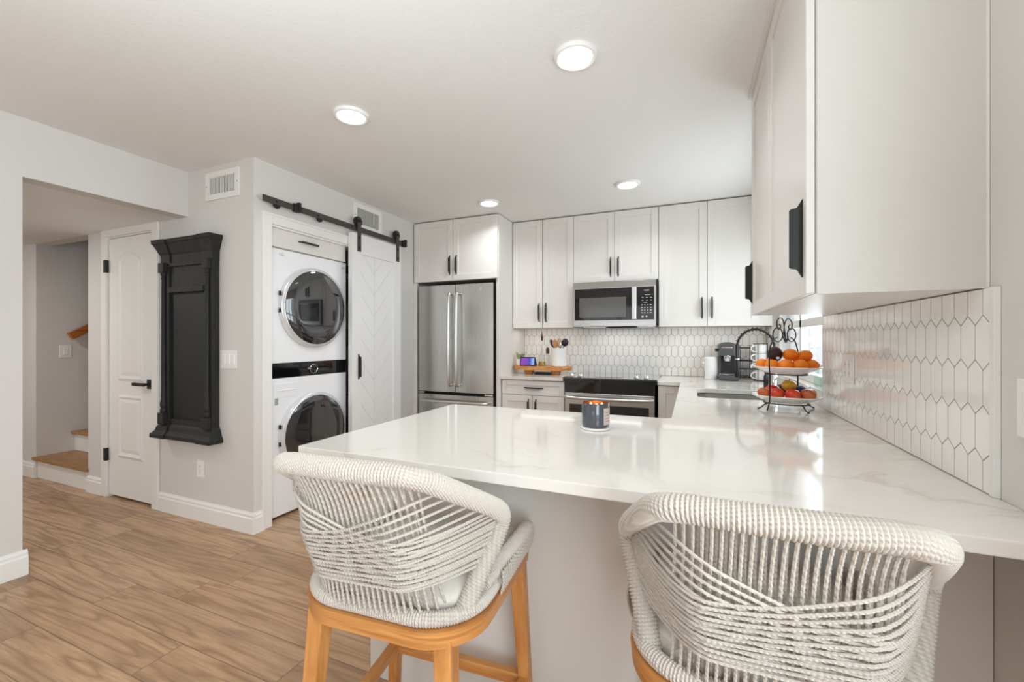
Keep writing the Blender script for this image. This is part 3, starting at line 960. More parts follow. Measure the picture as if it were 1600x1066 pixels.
MB().box(-1.108, 1.289, 0.0, -0.04, 1.92, 0.879).box(-0.04, 1.289, 0, RW - 0.002, 1.945, 0.879).build('body', M['cab'], o)
# upper cabinet on the right, doors face -X
tfR = face_right(0.289)
o = cabinet('side_wall_cabinet', tfR, 1.292, 2.357, 1.372, TOPZ, RW - 0.289 - 0.002,
        [(1.292, 1.873, 1.3725, TOPZ - .012, 'door', (1.330, 1.522, False, 0.205)), (1.877, 2.357, 1.3725, TOPZ - .012, 'door', (2.33, 1.53, False, 0.205))],
        'large white wall cabinet at upper right over the tiled splashback')
MB().box(0.292, 1.286, 1.370, RW - 0.001, 1.2915, TOPZ + 0.004).build('end_panel', M['cabside'], o)
MB().box(RW - 0.006, 1.283, 1.370, RW - 0.001, 1.2858, TOPZ).build('scribe_strip', M['trim'], o)
MB().box(0.255, 1.30, TOPZ - 0.010, 0.30, 2.36, ZC - 0.001).build('crown_strip', M['cab'], o)

# ------------------------------------------------------------------ worktops
def rrect(x0, y0, x1, y1, r, n=6):
    pts = []
    for (cx, cy, a0) in ((x1 - r, y0 + r, -90), (x1 - r, y1 - r, 0), (x0 + r, y1 - r, 90), (x0 + r, y0 + r, 180)):
        for k in range(n + 1):
            a = math.radians(a0 + 90 * k / n)
            pts.append((cx + r * math.cos(a), cy + r * math.sin(a)))
    return pts
def slab_with_hole(outer, hole, z0, z1, bev=0.003):
    m = MB()
    bm = m.bm
    def loop(pts):
        vs = [bm.verts.new((p[0], p[1], z1)) for p in pts]
        return [bm.edges.new((vs[i], vs[(i + 1) % len(vs)])) for i in range(len(vs))]
    es = loop(outer)
    if hole: es += loop(hole)
    r = bmesh.ops.triangle_fill(bm, edges=es, use_beauty=True)
    fs = [f for f in r['geom'] if isinstance(f, bmesh.types.BMFace)]
    ex = bmesh.ops.extrude_face_region(bm, geom=fs)
    vs = [v for v in ex['geom'] if isinstance(v, bmesh.types.BMVert)]
    for v in vs: v.co.z = z0
    bmesh.ops.recalc_face_normals(bm, faces=bm.faces)
    if bev:
        ed = [e for e in bm.edges if len(e.link_faces) == 2 and abs(e.verts[0].co.z - e.verts[1].co.z) < 1e-6 and e.calc_face_angle(0) > 1.0]
        bmesh.ops.bevel(bm, geom=ed, offset=bev, segments=2, profile=0.6, affect='EDGES')
    return m
SX0, SX1, SKY0, SKY1 = 0.035, 0.440, 2.755, 3.27
def corner_pts(cx, cy, r, a0, a1, n=4):
    return [(cx + r * math.cos(math.radians(a0 + (a1 - a0) * k / n)), cy + r * math.sin(math.radians(a0 + (a1 - a0) * k / n))) for k in range(n + 1)]
outer = [(RW - 0.001, 0.992), (RW - 0.001, BW - 0.001), (-0.262, BW - 0.001)]
outer += corner_pts(-0.242, 3.685, 0.02, 180, 270) + corner_pts(-0.10, 3.685 - 0.04, 0.02, 90, 0)
outer += corner_pts(-0.12, 2.005, 0.04, 0, -90) 
outer += corner_pts(-1.145, 1.945, 0.02, 90, 180) + corner_pts(-1.155, 1.002, 0.01, 180, 270)
slab_with_hole(outer, rrect(SX0, SKY0, SX1, SKY1, 0.07), 0.884, 0.914).build('worktop', M['stone']).name
o = bpy.data.objects['worktop']
tag(o, 'white veined quartz worktop of the peninsula running round past the sink', 'countertop')
o = MB().box(-1.661, 3.665, 0.884, -1.040, BW - 0.001, 0.914, 0.003).build('worktop', M['stone'])
tag(o, 'short white worktop between the fridge and the range, under the wooden riser', 'countertop')

# sink
sk = empty('sink', (0.237, 3.01, 0.70), 'rounded stainless steel undermount sink in the white worktop', 'sink')
m = MB()
lv = [(0.0, 0.8835, 0.07, 0.014), (0.0, 0.8815, 0.07, 0.0), (0.0, 0.76, 0.07, 0.0), (0.02, 0.72, 0.06, 0.0), (0.06, 0.705, 0.05, 0.0)]
rings = []
for ins, z, r, ext in lv:
    rings.append([m.bm.verts.new((p[0], p[1], z)) for p in rrect(SX0 + ins - ext, SKY0 + ins - ext, SX1 - ins + ext, SKY1 - ins + ext, r)])
for a, b in zip(rings, rings[1:]):
    n = len(a)
    for k in range(n): m.bm.faces.new((a[k], a[(k + 1) % n], b[(k + 1) % n], b[k]))
m.bm.faces.new(rings[-1])
m.build('basin', M['basin'], sk, smooth=True)
MB().lathe([(0, 0.7065), (0.04, 0.7065), (0.045, 0.710), (0.03, 0.709), (0, 0.707)], (0.237, 3.01, 0)).build('drain', M['chrome'], sk)

# faucet
fc = empty('faucet', (0.505, 3.25, 0.914), 'tall black spring-neck kitchen faucet arching over the sink', 'faucet')
MB().lathe([(0, 0), (0.028, 0), (0.028, 0.01), (0.02, 0.02), (0.018, 0.12), (0.013, 0.13), (0.013, 0.26), (0, 0.26)], (0.505, 3.25, 0.914), 24).build('base', M['chrome'], fc, smooth=True)
def farc(t):
    a = PI * t
    return Vector((0.395 + 0.11 * math.cos(a), 3.25, 1.20 + 0.125 * math.sin(a)))
path = [Vector((0.505, 3.25, 1.13)), Vector((0.505, 3.25, 1.17))] + [farc(k / 24) for k in range(25)] + [Vector((0.285, 3.25, 1.15)), Vector((0.287, 3.25, 1.10))]
MB().tube(path, 0.0075, 10).build('hose', M['blackmetal'], fc, smooth=True)
m = MB()
for k in range(15):
    t = k / 14 * 0.95
    c = farc(t)
    d = (farc(min(t + 0.02, 1)) - farc(max(t - 0.02, 0))).normalized()
    q = d.to_track_quat('Z', 'Y').to_matrix()
    ring = [c + q @ Vector((0.0135 * math.cos(2 * PI * j / 16), 0.0135 * math.sin(2 * PI * j / 16), 0.004 * j / 16)) for j in range(17)]
    m.tube(ring, 0.0022, 6)
m.build('spring_coil', M['blackmetal'], fc, smooth=True)
MB().lathe([(0, 0), (0.014, 0), (0.016, 0.01), (0.013, 0.05), (0.011, 0.12), (0, 0.12)], (0.287, 3.25, 1.0), 20).build('spray_head', M['blackmetal'], fc, smooth=True)
MB().lathe([(0.0125, 0), (0.0135, 0.004), (0.0125, 0.010)], (0.287, 3.25, 1.118), 20).build('collar', M['chrome'], fc, smooth=True)
MB().tube([(0.505, 3.25, 1.06), (0.30, 3.25, 1.06)], 0.006, 8).build('docking_arm', M['blackmetal'], fc)
MB().tube([(0.505, 3.232, 0.99), (0.505, 3.17, 1.01)], 0.005, 8).build('lever', M['chrome'], fc)

# ------------------------------------------------------------------ tiled splashbacks
def picket(tf, U0, U1, V0, V1, phase, parentname, label):
    """elongated hexagon tiles, pitch 56 x 101.5 mm, as one mesh over grout"""
    o = empty(parentname, tuple(tf((U0 + U1) / 2, V0, 0)), label, 'tiles')
    MB(tf).box(U0, V0, 0.0005, U1, V1, 0.0078).build('grout', M['grout'], o)
    PW, PH, ZIG, Z0 = 0.0563, 0.1015, 0.011, 0.9945
    G = 0.0015
    m = MB(tf)
    def clip(poly, axis, val, keep_less):
        out = []
        n = len(poly)
        for i in range(n):
            a, b = poly[i], poly[(i + 1) % n]
            ia = (a[axis] <= val) if keep_less else (a[axis] >= val)
            ib = (b[axis] <= val) if keep_less else (b[axis] >= val)
            if ia: out.append(a)
            if ia != ib:
                t = (val - a[axis]) / (b[axis] - a[axis])
                out.append((a[0] + (b[0] - a[0]) * t, a[1] + (b[1] - a[1]) * t))
        return out
    r0 = int((V0 - Z0) / PH) - 2
    for r in range(r0, r0 + 9):
        zb = Z0 + r * PH
        off = phase + (PW / 2 if r % 2 else 0)
        k0 = int((U0 - off) / PW) - 1
        k1 = int((U1 - off) / PW) + 2
        for k in range(k0, k1):
            uc = off + k * PW
            hw = PW / 2 - G
            gz = G * 1.05
            hexa = [(uc - hw, zb + ZIG + gz * .5), (uc, zb - ZIG + gz), (uc + hw, zb + ZIG + gz * .5), (uc + hw, zb + PH - ZIG - gz * .5), (uc, zb + PH + ZIG - gz), (uc - hw, zb + PH - ZIG - gz * .5)]
            # tip of each tile reaches into the row above and below
            p = hexa
            for ax, val, less in ((0, U0 + 0.0008, False), (0, U1 - 0.0008, True), (1, V0 + 0.0015, False), (1, V1 - 0.0005, True)):
                p = clip(p, ax, val, less)
                if len(p) < 3: break
            if len(p) < 3: continue
            xs = [q[0] for q in p]; ys = [q[1] for q in p]
            if max(xs) - min(xs) < 0.004 or max(ys) - min(ys) < 0.004: continue
            cx = sum(xs) / len(xs); cy = sum(ys) / len(ys)
            s = 0.0012
            def ins(q):
                d = Vector((cx - q[0], cy - q[1]))
                L = d.length
                return (q[0] + d.x / L * s * 1.2, q[1] + d.y / L * s * 1.2)
            inn = [ins(q) for q in p]
            a = [m.bm.verts.new(m.P((q[0], q[1], 0.0072))) for q in p]
            b = [m.bm.verts.new(m.P((q[0], q[1], 0.0084))) for q in p]
            c = [m.bm.verts.new(m.P((q[0], q[1], 0.0088))) for q in inn]
            n = len(p)
            for i in range(n):
                j = (i + 1) % n
                m.bm.faces.new((a[i], a[j], b[j], b[i])); m.bm.faces.new((b[i], b[j], c[j], c[i]))
            m.bm.faces.new(c)
    m.build('tile_field', M['tile'], o)
    return o
picket(face_back(BW - 0.001), -1.660, RW - 0.012, 0.9145, 1.3690, -0.959, 'tile_splashback', 'white picket tile splashback behind the range and coffee machine')
o = picket(face_right(RW - 0.001), 1.262, 2.548, 0.9145, 1.3690, 1.346, 'tile_splashback', 'white picket tile splashback on the right wall beside the window')
MB().box(RW - 0.0125, 1.246, 0.9145, RW - 0.0005, 1.2615, 1.3695, 0.001).build('edge_trim', M['trim'], o)
o2 = plate(face_right(RW - 0.010), 2.10, 2.225, 1.075, 1.195, 2, 'wall_outlet', 'white outlet plate on the right-hand tiled splashback', 'outlet', 'outlet')

# ------------------------------------------------------------------ fridge
fg = empty('refrigerator', (-2.125, 3.95, 0), 'stainless steel french-door refrigerator in the white surround', 'refrigerator')
FX0, FX1, FY = -2.536, -1.706, 3.60
MB().box(FX0 + 0.004, FY + 0.075, 0.02, FX1 - 0.004, 4.28, 1.795).build('case', M['darkgap'], fg)
def fdoor(a, b, z0, z1, nm='door'):
    """slightly bowed steel door"""
    m = MB()
    n = 10
    pts = []
    for k in range(n + 1):
        t = k / n
        pts.append((a + (b - a) * t, FY - 0.012 * math.sin(PI * t) ** 0.7 + 0.006))
    outline = pts + [(b, FY + 0.07), (a, FY + 0.07)]
    m.prism(outline, z0, z1, 'z')
    o = m.build(nm, M['steel'], fg, smooth=True)
    OFF[o.name] = OFF[fg.name]
    return o
xm = -2.112
d1 = fdoor(FX0, xm - 0.003, 0.745, 1.79)
d2 = fdoor(xm + 0.003, FX1, 0.745, 1.79)
d3 = fdoor(FX0, FX1, 0.06, 0.715, 'freezer_drawer')
for dd, xc in ((d1, xm - 0.042), (d2, xm + 0.042)):
    path = smoothpath([(xc, FY - 0.004, 1.70), (xc, FY - 0.045, 1.69), (xc, FY - 0.058, 1.55), (xc, FY - 0.062, 1.25), (xc, FY - 0.058, 0.95), (xc, FY - 0.045, 0.825), (xc, FY - 0.004, 0.815)], 6)
    MB().tube(path, 0.0145, 10).build('handle', M['steeledge'], dd, smooth=True)
MB().tube(smoothpath([(FX0 + 0.07, FY - 0.004, 0.655), (FX0 + 0.08, FY - 0.05, 0.655), (-2.12, FY - 0.06, 0.655), (FX1 - 0.08, FY - 0.05, 0.655), (FX1 - 0.07, FY - 0.004, 0.655)], 8), 0.0145, 10).build('handle', M['steeledge'], d3, smooth=True)
MB().lathe([(0, 0), (0.016, 0), (0.016, 0.002), (0, 0.002)], (-1.832, FY - 0.0065, 1.735), 24, 'y').build('logo_badge', M['chrome'], fg)
for a, b in ((FX1 - 0.09, FX1 - 0.005), (FX0 + 0.005, FX0 + 0.07)):
    MB().box(a, FY + 0.002, 0.722, b, FY + 0.05, 0.738, 0.003).build('hinge_cover', M['chrome'], fg)

# ------------------------------------------------------------------ microwave
mw = empty('microwave', (-0.649, 4.1, 1.365), 'stainless over-the-range microwave with black glass door', 'microwave')
MX0, MX1, MZ0, MZ1, MY = -1.018, -0.270, 1.375, 1.783, 3.90
MB().box(MX0 + 0.003, MY + 0.012, MZ0 + 0.006, MX1 - 0.003, BW - 0.012, MZ1 - 0.003).build('case', M['darkgap'], mw)
tf = face_back(MY)
m = MB(tf)
m.box(MX0, MZ0, -0.03, MX1 - 0.012, MZ1, -0.004, 0.003)
# sloped top grille and chin
m.poly_prism([(MX0, MZ1 - 0.055, -0.004), (MX0, MZ1 - 0.055, 0.004), (MX0, MZ1 - 0.002, -0.004)], [(MX1 - 0.012, MZ1 - 0.055, -0.004), (MX1 - 0.012, MZ1 - 0.055, 0.004), (MX1 - 0.012, MZ1 - 0.002, -0.004)])
m.box(MX0, MZ0, -0.004, MX1 - 0.012, MZ0 + 0.055, 0.004, 0.001)
m.box(MX0, MZ0 + 0.055, -0.004, MX0 + 0.014, MZ1 - 0.055, 0.004); m.box(MX1 - 0.026, MZ0 + 0.055, -0.004, MX1 - 0.012, MZ1 - 0.055, 0.004)
m.build('front_frame', M['steelh'], mw)
dd = MB(tf).box(-1.003, 1.433, -0.002, -0.486, 1.722, 0.008, 0.002).build('door', M['blackglass'], mw); OFF[dd.name] = OFF[mw.name]
MB(tf).box(-0.957, 1.458, 0.0075, -0.535, 1.640, 0.0086).build('window', M['mwindow'], dd)
MB(tf).box(-0.484, 1.432, 0.004, -0.446, 1.724, 0.034, 0.006, 3).build('handle', M['steeledge'], dd)
kp = MB(tf).box(-0.442, 1.433, -0.002, -0.298, 1.722, 0.008, 0.002).build('control_panel', M['blackglass'], mw); OFF[kp.name] = OFF[mw.name]
m = MB(tf)
for r in range(4):
    for c in range(4):
        m.box(-0.405 + c * 0.025 - (0.003 if c == 3 else 0), 1.488 + r * 0.023, 0.0078, -0.395 + c * 0.025 + (0.004 if c == 3 else 0), 1.495 + r * 0.023, 0.0086)
for r in range(2):
    for c in range(3):
        m.box(-0.402 + c * 0.036, 1.600 + r * 0.024, 0.0078, -0.386 + c * 0.036, 1.604 + r * 0.024, 0.0086)
m.box(-0.385, 1.582, 0.0078, -0.355, 1.585, 0.0086); m.box(-0.375, 1.648, 0.0078, -0.330, 1.651, 0.0086)
m.box(-0.402, 1.452, 0.0078, -0.385, 1.465, 0.0086); m.box(-0.366, 1.452, 0.0078, -0.354, 1.465, 0.0086)
m.build('key_marks', M['whitetext'], kp)
text_mesh('clock_digits', '12:08', 0.020, M['whitetext'], kp, lambda u, v, w: tf(-0.360 + u, 1.688 + v, 0.0082 + w))
for a, b, mt_ in ((-0.93, -0.72, 'steelh'), (-0.70, -0.46, 'darkgap'), (-0.44, -0.29, 'steelh')):
    MB().box(a, MY + 0.02, 1.364, b, MY + 0.2, 1.3755, 0.003).build('vent_grille', M[mt_], mw)

# ------------------------------------------------------------------ range
rg = empty('range', (-0.648, 3.95, 0), 'slide-in electric range with black control band and steel oven door', 'stove')
RX0, RX1, RY = -1.036, -0.268, 3.66
MB().box(RX0 + 0.004, RY + 0.02, 0.02, RX1 - 0.004, 4.27, 0.895).build('body', M['darkgap'], rg)
# glass top with a gently bowed front lip
n = 14
outl = [(RX0 - 0.012 + (RX1 - RX0 + 0.024) * k / n, RY - 0.012 - 0.028 * math.sin(PI * k / n)) for k in range(n + 1)] + [(RX1 + 0.004, 4.285), (RX0 - 0.003, 4.285)]
MB().prism(outl, 0.9145, 0.927, 'z', 0.003).build('cooktop', M['cooktop'], rg)
outl2 = [(RX0 - 0.010 + (RX1 - RX0 + 0.020) * k / n, RY - 0.006 - 0.026 * math.sin(PI * k / n)) for k in range(n + 1)] + [(RX1 - 0.0, 3.80), (RX0 + 0.0, 3.80)]
MB().prism(outl2, 0.885, 0.9144, 'z', 0.002).build('front_lip', M['blackglass'], rg)
outl3 = [(RX0 + 0.010 + (RX1 - RX0 - 0.020) * k / n, RY + 0.004 - 0.014 * math.sin(PI * k / n)) for k in range(n + 1)] + [(RX1 - 0.006, RY + 0.05), (RX0 + 0.006, RY + 0.05)]
MB().prism(outl3, 0.795, 0.885, 'z').build('control_band', M['blackglass'], rg, smooth=True)
for kx in (-0.985, -0.908, -0.425, -0.345):
    k_ = MB().lathe([(0, 0), (0.026, 0), (0.027, 0.004), (0.021, 0.009), (0.018, 0.024), (0.016, 0.027), (0, 0.027)], (kx, RY + 0.065, 0.927), 24)
    ko = k_.build('knob', M['chrome'], rg, smooth=True); OFF[ko.name] = OFF[rg.name]
    MB().box(kx - 0.003, RY + 0.045, 0.950, kx + 0.003, RY + 0.085, 0.962, 0.001).build('knob_grip', M['chrome'], ko)
m = MB()
m.box(-0.77, RY + 0.03, 0.9271, -0.55, RY + 0.095, 0.9277)
m.build('touch_panel', M['darkgap'], rg)
m = MB()
for r in range(2):
    for c in range(8):
        m.box(-0.76 + c * 0.026, RY + 0.042 + r * 0.026, 0.9277, -0.745 + c * 0.026, RY + 0.050 + r * 0.026, 0.9280)
m.build('touch_marks', M['whitetext'], rg)
ov = MB(face_back(RY)).box(RX0 + 0.008, 0.20, -0.02, RX1 - 0.008, 0.792, 0.012, 0.004).build('oven_door', M['steelh'], rg); OFF[ov.name] = OFF[rg.name]
MB(face_back(RY)).box(-0.985, 0.30, 0.010, -0.318, 0.695, 0.0145, 0.001).build('oven_window', M['ovenglass'], ov)
m = MB()
m.tube(smoothpath([(RX0 + 0.04, RY - 0.012, 0.760), (RX0 + 0.045, RY - 0.05, 0.755), (-0.65, RY - 0.062, 0.752), (RX1 - 0.045, RY - 0.05, 0.755), (RX1 - 0.04, RY - 0.012, 0.760)], 8), 0.014, 10)
m.build('handle', M['steeledge'], ov, smooth=True)
MB(face_back(RY)).box(RX0 + 0.008, 0.04, -0.02, RX1 - 0.008, 0.192, 0.010, 0.004).build('drawer', M['steelh'], rg)

# ------------------------------------------------------------------ stacked washer and dryer
wt = empty('laundry_tower', (-2.95, 2.40, 0), 'white stacked washer-dryer tower in the open closet', 'washing machine')
WX, WY0, WY1 = -2.655, 2.055, 2.742
tf = face_left(WX)
MB(tf).box(WY0, 0.022, -0.72, WY1, 0.985, 0.0, 0.006).build('washer_body', M['appl'], wt)
MB(tf).box(WY0, 1.090, -0.72, WY1, 1.893, 0.0, 0.006).build('dryer_body', M['appl'], wt)
cp = MB(tf).box(WY0 + 0.001, 0.986, -0.71, WY1 - 0.001, 1.089, -0.001, 0.002).build('control_panel', M['blackglass'], wt); OFF[cp.name] = OFF[wt.name]
def xlathe(m, prof, uc, vc, seg=64):
    rings = []
    for r, h in prof:
        if r < 1e-6: rings.append([m.bm.verts.new(m.P((uc, vc, h)))])
        else: rings.append([m.bm.verts.new(m.P((uc + r * math.cos(2 * PI * k / seg), vc + r * math.sin(2 * PI * k / seg), h))) for k in range(seg)])
    for a, b in zip(rings, rings[1:]):
        for k in range(seg):
            k2 = (k + 1) % seg
            if len(a) == 1: m.bm.faces.new((a[0], b[k], b[k2]))
            elif len(b) == 1: m.bm.faces.new((a[k], b[0], a[k2]))
            else: m.bm.faces.new((a[k], a[k2], b[k2], b[k]))
    return m
xlathe(MB(tf), [(0.036, -0.001), (0.036, 0.010), (0.033, 0.012), (0.031, 0.010), (0.031, -0.001)], 2.405, 1.035, 40).build('dial_ring', M['chrome'], cp, smooth=True)
xlathe(MB(tf), [(0.030, -0.001), (0.030, 0.009), (0.0, 0.010)], 2.405, 1.035, 40).build('dial', M['blackglass'], cp, smooth=True)
for vc, nm in ((0.560, 'washer_door'), (1.496, 'dryer_door')):
    rr = 0.300
    dd = xlathe(MB(tf), [(rr, 0.001), (rr, 0.016), (rr - 0.004, 0.030), (rr - 0.018, 0.040), (rr - 0.024, 0.040), (rr - 0.026, 0.034)], 2.408, vc, 72).build(nm, M['ringwhite'], wt, smooth=True)
    OFF[dd.name] = OFF[wt.name]
    xlathe(MB(tf), [(rr - 0.0245, 0.034), (rr - 0.026, 0.042), (rr - 0.06, 0.050), (0.18, 0.053), (0.0, 0.053)], 2.408, vc, 72).build('door_glass', M['drumglass'], dd, smooth=True)
    for dv in (0.07, -0.05):
        MB(tf).box(2.107, vc + dv, 0.006, 2.114, vc + dv + 0.03, 0.024).build('door_hinge', M['darkgap'], dd)
m = MB(tf)
m.box(2.085, 0.850, -0.001, 2.275, 0.948, 0.0025, 0.001)
m.box(2.105, 0.893, 0.002, 2.255, 0.900, 0.006, 0.001)
m.build('detergent_drawer', M['appl'], wt)
m = MB(tf)
m.box(2.081, 0.800, 0.0002, 2.108, 0.846, 0.0008)
m.build('info_sticker', M['greytext'], wt)
text_mesh('brand_mark', 'LG', 0.030, M['greytext'], wt, lambda u, v, w: tf(2.135 + u, 1.855 + v, 0.0003 + w))
MB(tf).box(2.69, 1.845, 0.0002, 2.722, 1.850, 0.001).build('small_badge', M['greytext'], wt)
m = MB(tf); m.box(2.26, 0.155, 0.0002, 2.285, 0.160, 0.0008); m.build('small_badge', M['greytext'], wt)
for (yy, xx) in ((2.10, -2.70), (2.70, -2.70), (2.10, -3.30), (2.70, -3.30)):
    MB().disc_cyl((xx, yy, 0.0), 0.02, 0.024, 16).build('foot', M['darkgap'], wt)

# closet opening casing
tr = struct(empty('trim_1', (LAUN, 2.4, 0)))
tf = face_left(LAUN)
m = MB(tf)
ob = [(1.946, 0.0), (2.016, 0.0)]
def casing_profile(m, a, b, horizontal, out):
    """stepped casing: a..b across, drawn along"""
m.box(1.946, 0.0, 0.0, 2.016, 2.106, 0.014, 0.003); m.box(1.946, 0.0, 0.014, 1.962, 2.106, 0.019, 0.002); 
m.box(2.016, 2.036, 0.0, 2.93, 2.106, 0.014, 0.003); m.box(1.962, 2.090, 0.014, 2.93, 2.106, 0.019, 0.002)
m.box(2.93, 0.0, 0.0, 3.0, 2.106, 0.014, 0.003)
m.build('casing', M['trim'], tr)
m = MB()
m.box(LAUN - 0.112, 2.004, 0, LAUN + 0.001, 2.0165, 2.035); m.box(LAUN - 0.112, 2.0165, 2.0225, LAUN + 0.001, 2.93, 2.0355)
m.build('jamb', M['trim'], tr)
# small cabinet over the tower
o = empty('laundry_cabinet', (-2.85, 2.37, 1.91), 'white flap cabinet with a black pull above the dryer', 'cabinet')
tf = face_left(-2.650)
MB(tf).box(2.020, 1.896, -0.45, 2.712, 2.032, -0.001).build('body', M['cab'], o)
dd = MB(tf).box(2.020, 1.897, 0.0, 2.712, 2.028, 0.018, 0.0015).build('flap_door', M['cab'], o); OFF[dd.name] = OFF[o.name]
pull(tf, 2.345, 1.968, 0.018, dd, 0.19, True)
# dark rack beside the tower
o = empty('storage_rack', (-2.95, 2.86, 0), 'dark storage rack with boxes in the gap beside the dryer', 'shelf')
for (x, y) in ((-2.78, 2.79), (-2.78, 3.10), (-3.2, 2.79), (-3.2, 3.10)):
    MB().box(x - 0.01, y - 0.01, 0, x + 0.01, y + 0.01, 1.9).build('post', M['blackmetal'], o)
for z in (0.3, 0.75, 1.2, 1.6, 1.88): MB().box(-3.2, 2.79, z, -2.78, 3.10, z + 0.02).build('shelf_board', M['blackmetal'], o)
for i, (z, h, c) in enumerate(((0.32, 0.22, 'darkgap'), (0.77, 0.2, 'greyplastic'), (1.22, 0.15, 'greyplastic'), (1.62, 0.18, 'darkgap'))):
    bx = MB().box(-3.1, 2.82, z, -2.82, 3.05, z + h, 0.01).build('storage_box', M[c])
    tag(bx, ('dark box on the lowest shelf of the rack in the closet gap', 'grey box on the second shelf of the rack in the closet gap', 'grey box on the third shelf of the rack in the closet gap', 'dark box on the fourth shelf of the rack in the closet gap')[i], 'box', 'boxes on the closet rack')

# ------------------------------------------------------------------ barn door and track
bd = empty('barn_door', (-2.56, 3.02, 0.0), 'white sliding barn door with chevron planks hanging from the black track', 'door')
tf = face_left(-2.590)
BY0, BY1, BZ0, BZ1 = 2.700, 3.335, 0.012, 2.137
m = MB(tf)
stl = 0.105
m.box(BY0 + stl - 0.003, BZ0 + 0.2, 0.004, BY1 - stl + 0.003, BZ1 - stl, 0.026)
m.box(BY0, BZ0, 0, BY0 + stl, BZ1, 0.040, 0.0015); m.box(BY1 - stl, BZ0, 0, BY1, BZ1, 0.040, 0.0015)
m.box(BY0 + stl, BZ1 - 0.165, 0, BY1 - stl, BZ1, 0.040, 0.0015); m.box(BY0 + stl, BZ0, 0, BY1 - stl, BZ0 + 0.2, 0.040, 0.0015)
# chevron boards, separated by narrow grooves
ym = (BY0 + BY1) / 2 - 0.045
zt, zb = BZ1 - 0.165, BZ0 + 0.2
def clippoly(poly, axis, val, less):
    out = []
    for i in range(len(poly)):
        a, b = poly[i], poly[(i + 1) % len(poly)]
        ia = (a[axis] <= val) if less else (a[axis] >= val)
        ib = (b[axis] <= val) if less else (b[axis] >= val)
        if ia: out.append(a)
        if ia != ib:
            t = (val - a[axis]) / (b[axis] - a[axis]); out.append((a[0] + (b[0] - a[0]) * t, a[1] + (b[1] - a[1]) * t))
    return out
for (ya, yb, sgn) in ((BY0 + stl, ym - 0.0015, -1), (ym + 0.0015, BY1 - stl, 1)):
    pit, gp = 0.185, 0.0035
    z = zb - 0.6
    while z < zt + 0.6:
        d = (yb - ya) * 1.15 * sgn
        poly = [(ya, z), (yb, z + d), (yb, z + d + pit - gp), (ya, z + pit - gp)]
        for ax, val, less in ((1, zb, False), (1, zt, True)):
            poly = clippoly(poly, ax, val, less) if len(poly) > 2 else poly
        if len(poly) > 2:
            m.poly_prism([(p[0], p[1], 0.024) for p in poly], [(p[0], p[1], 0.0295) for p in poly])
        z += pit
m.build('door_leaf', M['barn'], bd)
pull(tf, 2.772, 1.030, 0.040, bd, 0.215)
for yc in (2.778, 3.282):
    hg = MB(tf).box(yc - 0.020, 1.99, 0.041, yc + 0.020, 2.255, 0.047, 0.0015).build('hanger_strap', M['railmetal'], bd)
    OFF[hg.name] = OFF[bd.name]
    xlathe(MB(tf), [(0.0, 0.014), (0.040, 0.014), (0.042, 0.018), (0.038, 0.026), (0.042, 0.034), (0.040, 0.038), (0.0, 0.038)], yc, 2.240, 32).build('wheel', M['blackmetal'], hg, smooth=True)
    xlathe(MB(tf), [(0.022, 0.041), (0.022, 0.047), (0.0, 0.047)], yc, 2.255, 24).build('strap_end', M['railmetal'], hg)
    for zz in (2.02, 2.105):
        xlathe(MB(tf), [(0.010, 0.046), (0.010, 0.053), (0.0, 0.055)], yc, zz, 12).build('bolt', M['blackmetal'], hg)
    xlathe(MB(tf), [(0.011, 0.046), (0.011, 0.053), (0.0, 0.055)], yc, 2.24, 12).build('bolt', M['blackmetal'], hg)
tk = empty('barn_door_track', (-2.58, 2.68, 2.165), 'long black sliding door track on the wall above the closet', 'door track')
tfW = face_left(LAUN)
MB(tfW).box(1.93, 2.163, 0.034, 3.44, 2.205, 0.042, 0.001).build('rail_bar', M['railmetal'], tk)
for yc in (2.015, 2.36, 2.70, 3.05, 3.40):
    xlathe(MB(tfW), [(0.011, 0.0), (0.011, 0.034), (0.0, 0.034)], yc, 2.184, 16).build('standoff', M['blackmetal'], tk)
    xlathe(MB(tfW), [(0.007, 0.042), (0.007, 0.046), (0.0, 0.047)], yc + 0.015, 2.184, 12).build('bolt', M['blackmetal'], tk)
for yc in (2.035, 2.395):
    m = MB(tfW)
    m.prism([(yc - 0.028, 2.163), (yc + 0.028, 2.163), (yc + 0.02, 2.146), (yc, 2.138), (yc - 0.02, 2.146)], 0.028, 0.036)
    m.build('anti_jump_disc', M['blackmetal'], tk)
for yc in (2.185, 3.405):
    m = MB(tfW)
    m.box(yc - 0.028, 2.152, 0.030, yc + 0.008, 2.212, 0.054, 0.003); m.box(yc + 0.006, 2.156, 0.030, yc + 0.026, 2.225, 0.060, 0.003)
    m.build('end_stop', M['blackmetal'], tk)

# ------------------------------------------------------------------ candle
cx, cy = -0.338, 1.632
cd = empty('candle', (cx, cy, 0.914), 'lit candle in a dark grey glass tumbler on the peninsula', 'candle')
MB().lathe([(0, 0.001), (0.053, 0.001), (0.055, 0.004), (0.055, 0.009), (0.050, 0.010), (0, 0.010)], (cx, cy, 0.914), 48).build('coaster', M['ceramic'], cd, smooth=True)
MB().lathe([(0, 0.0102), (0.048, 0.0102), (0.0515, 0.014), (0.0525, 0.022), (0.0525, 0.100), (0.0515, 0.1015), (0.050, 0.100), (0.0495, 0.05), (0, 0.05)], (cx, cy, 0.914), 48).build('tumbler', M['candleglass'], cd, smooth=True)
MB().lathe([(0.0493, 0.099), (0.0490, 0.073)], (cx, cy, 0.914), 48).build('inner_lining', M['copper'], cd, smooth=True)
wx = MB().lathe([(0.0488, 0.051), (0.0488, 0.074), (0.02, 0.073), (0, 0.073)], (cx, cy, 0.914), 40).build('wax', M['wax'], cd, smooth=True)
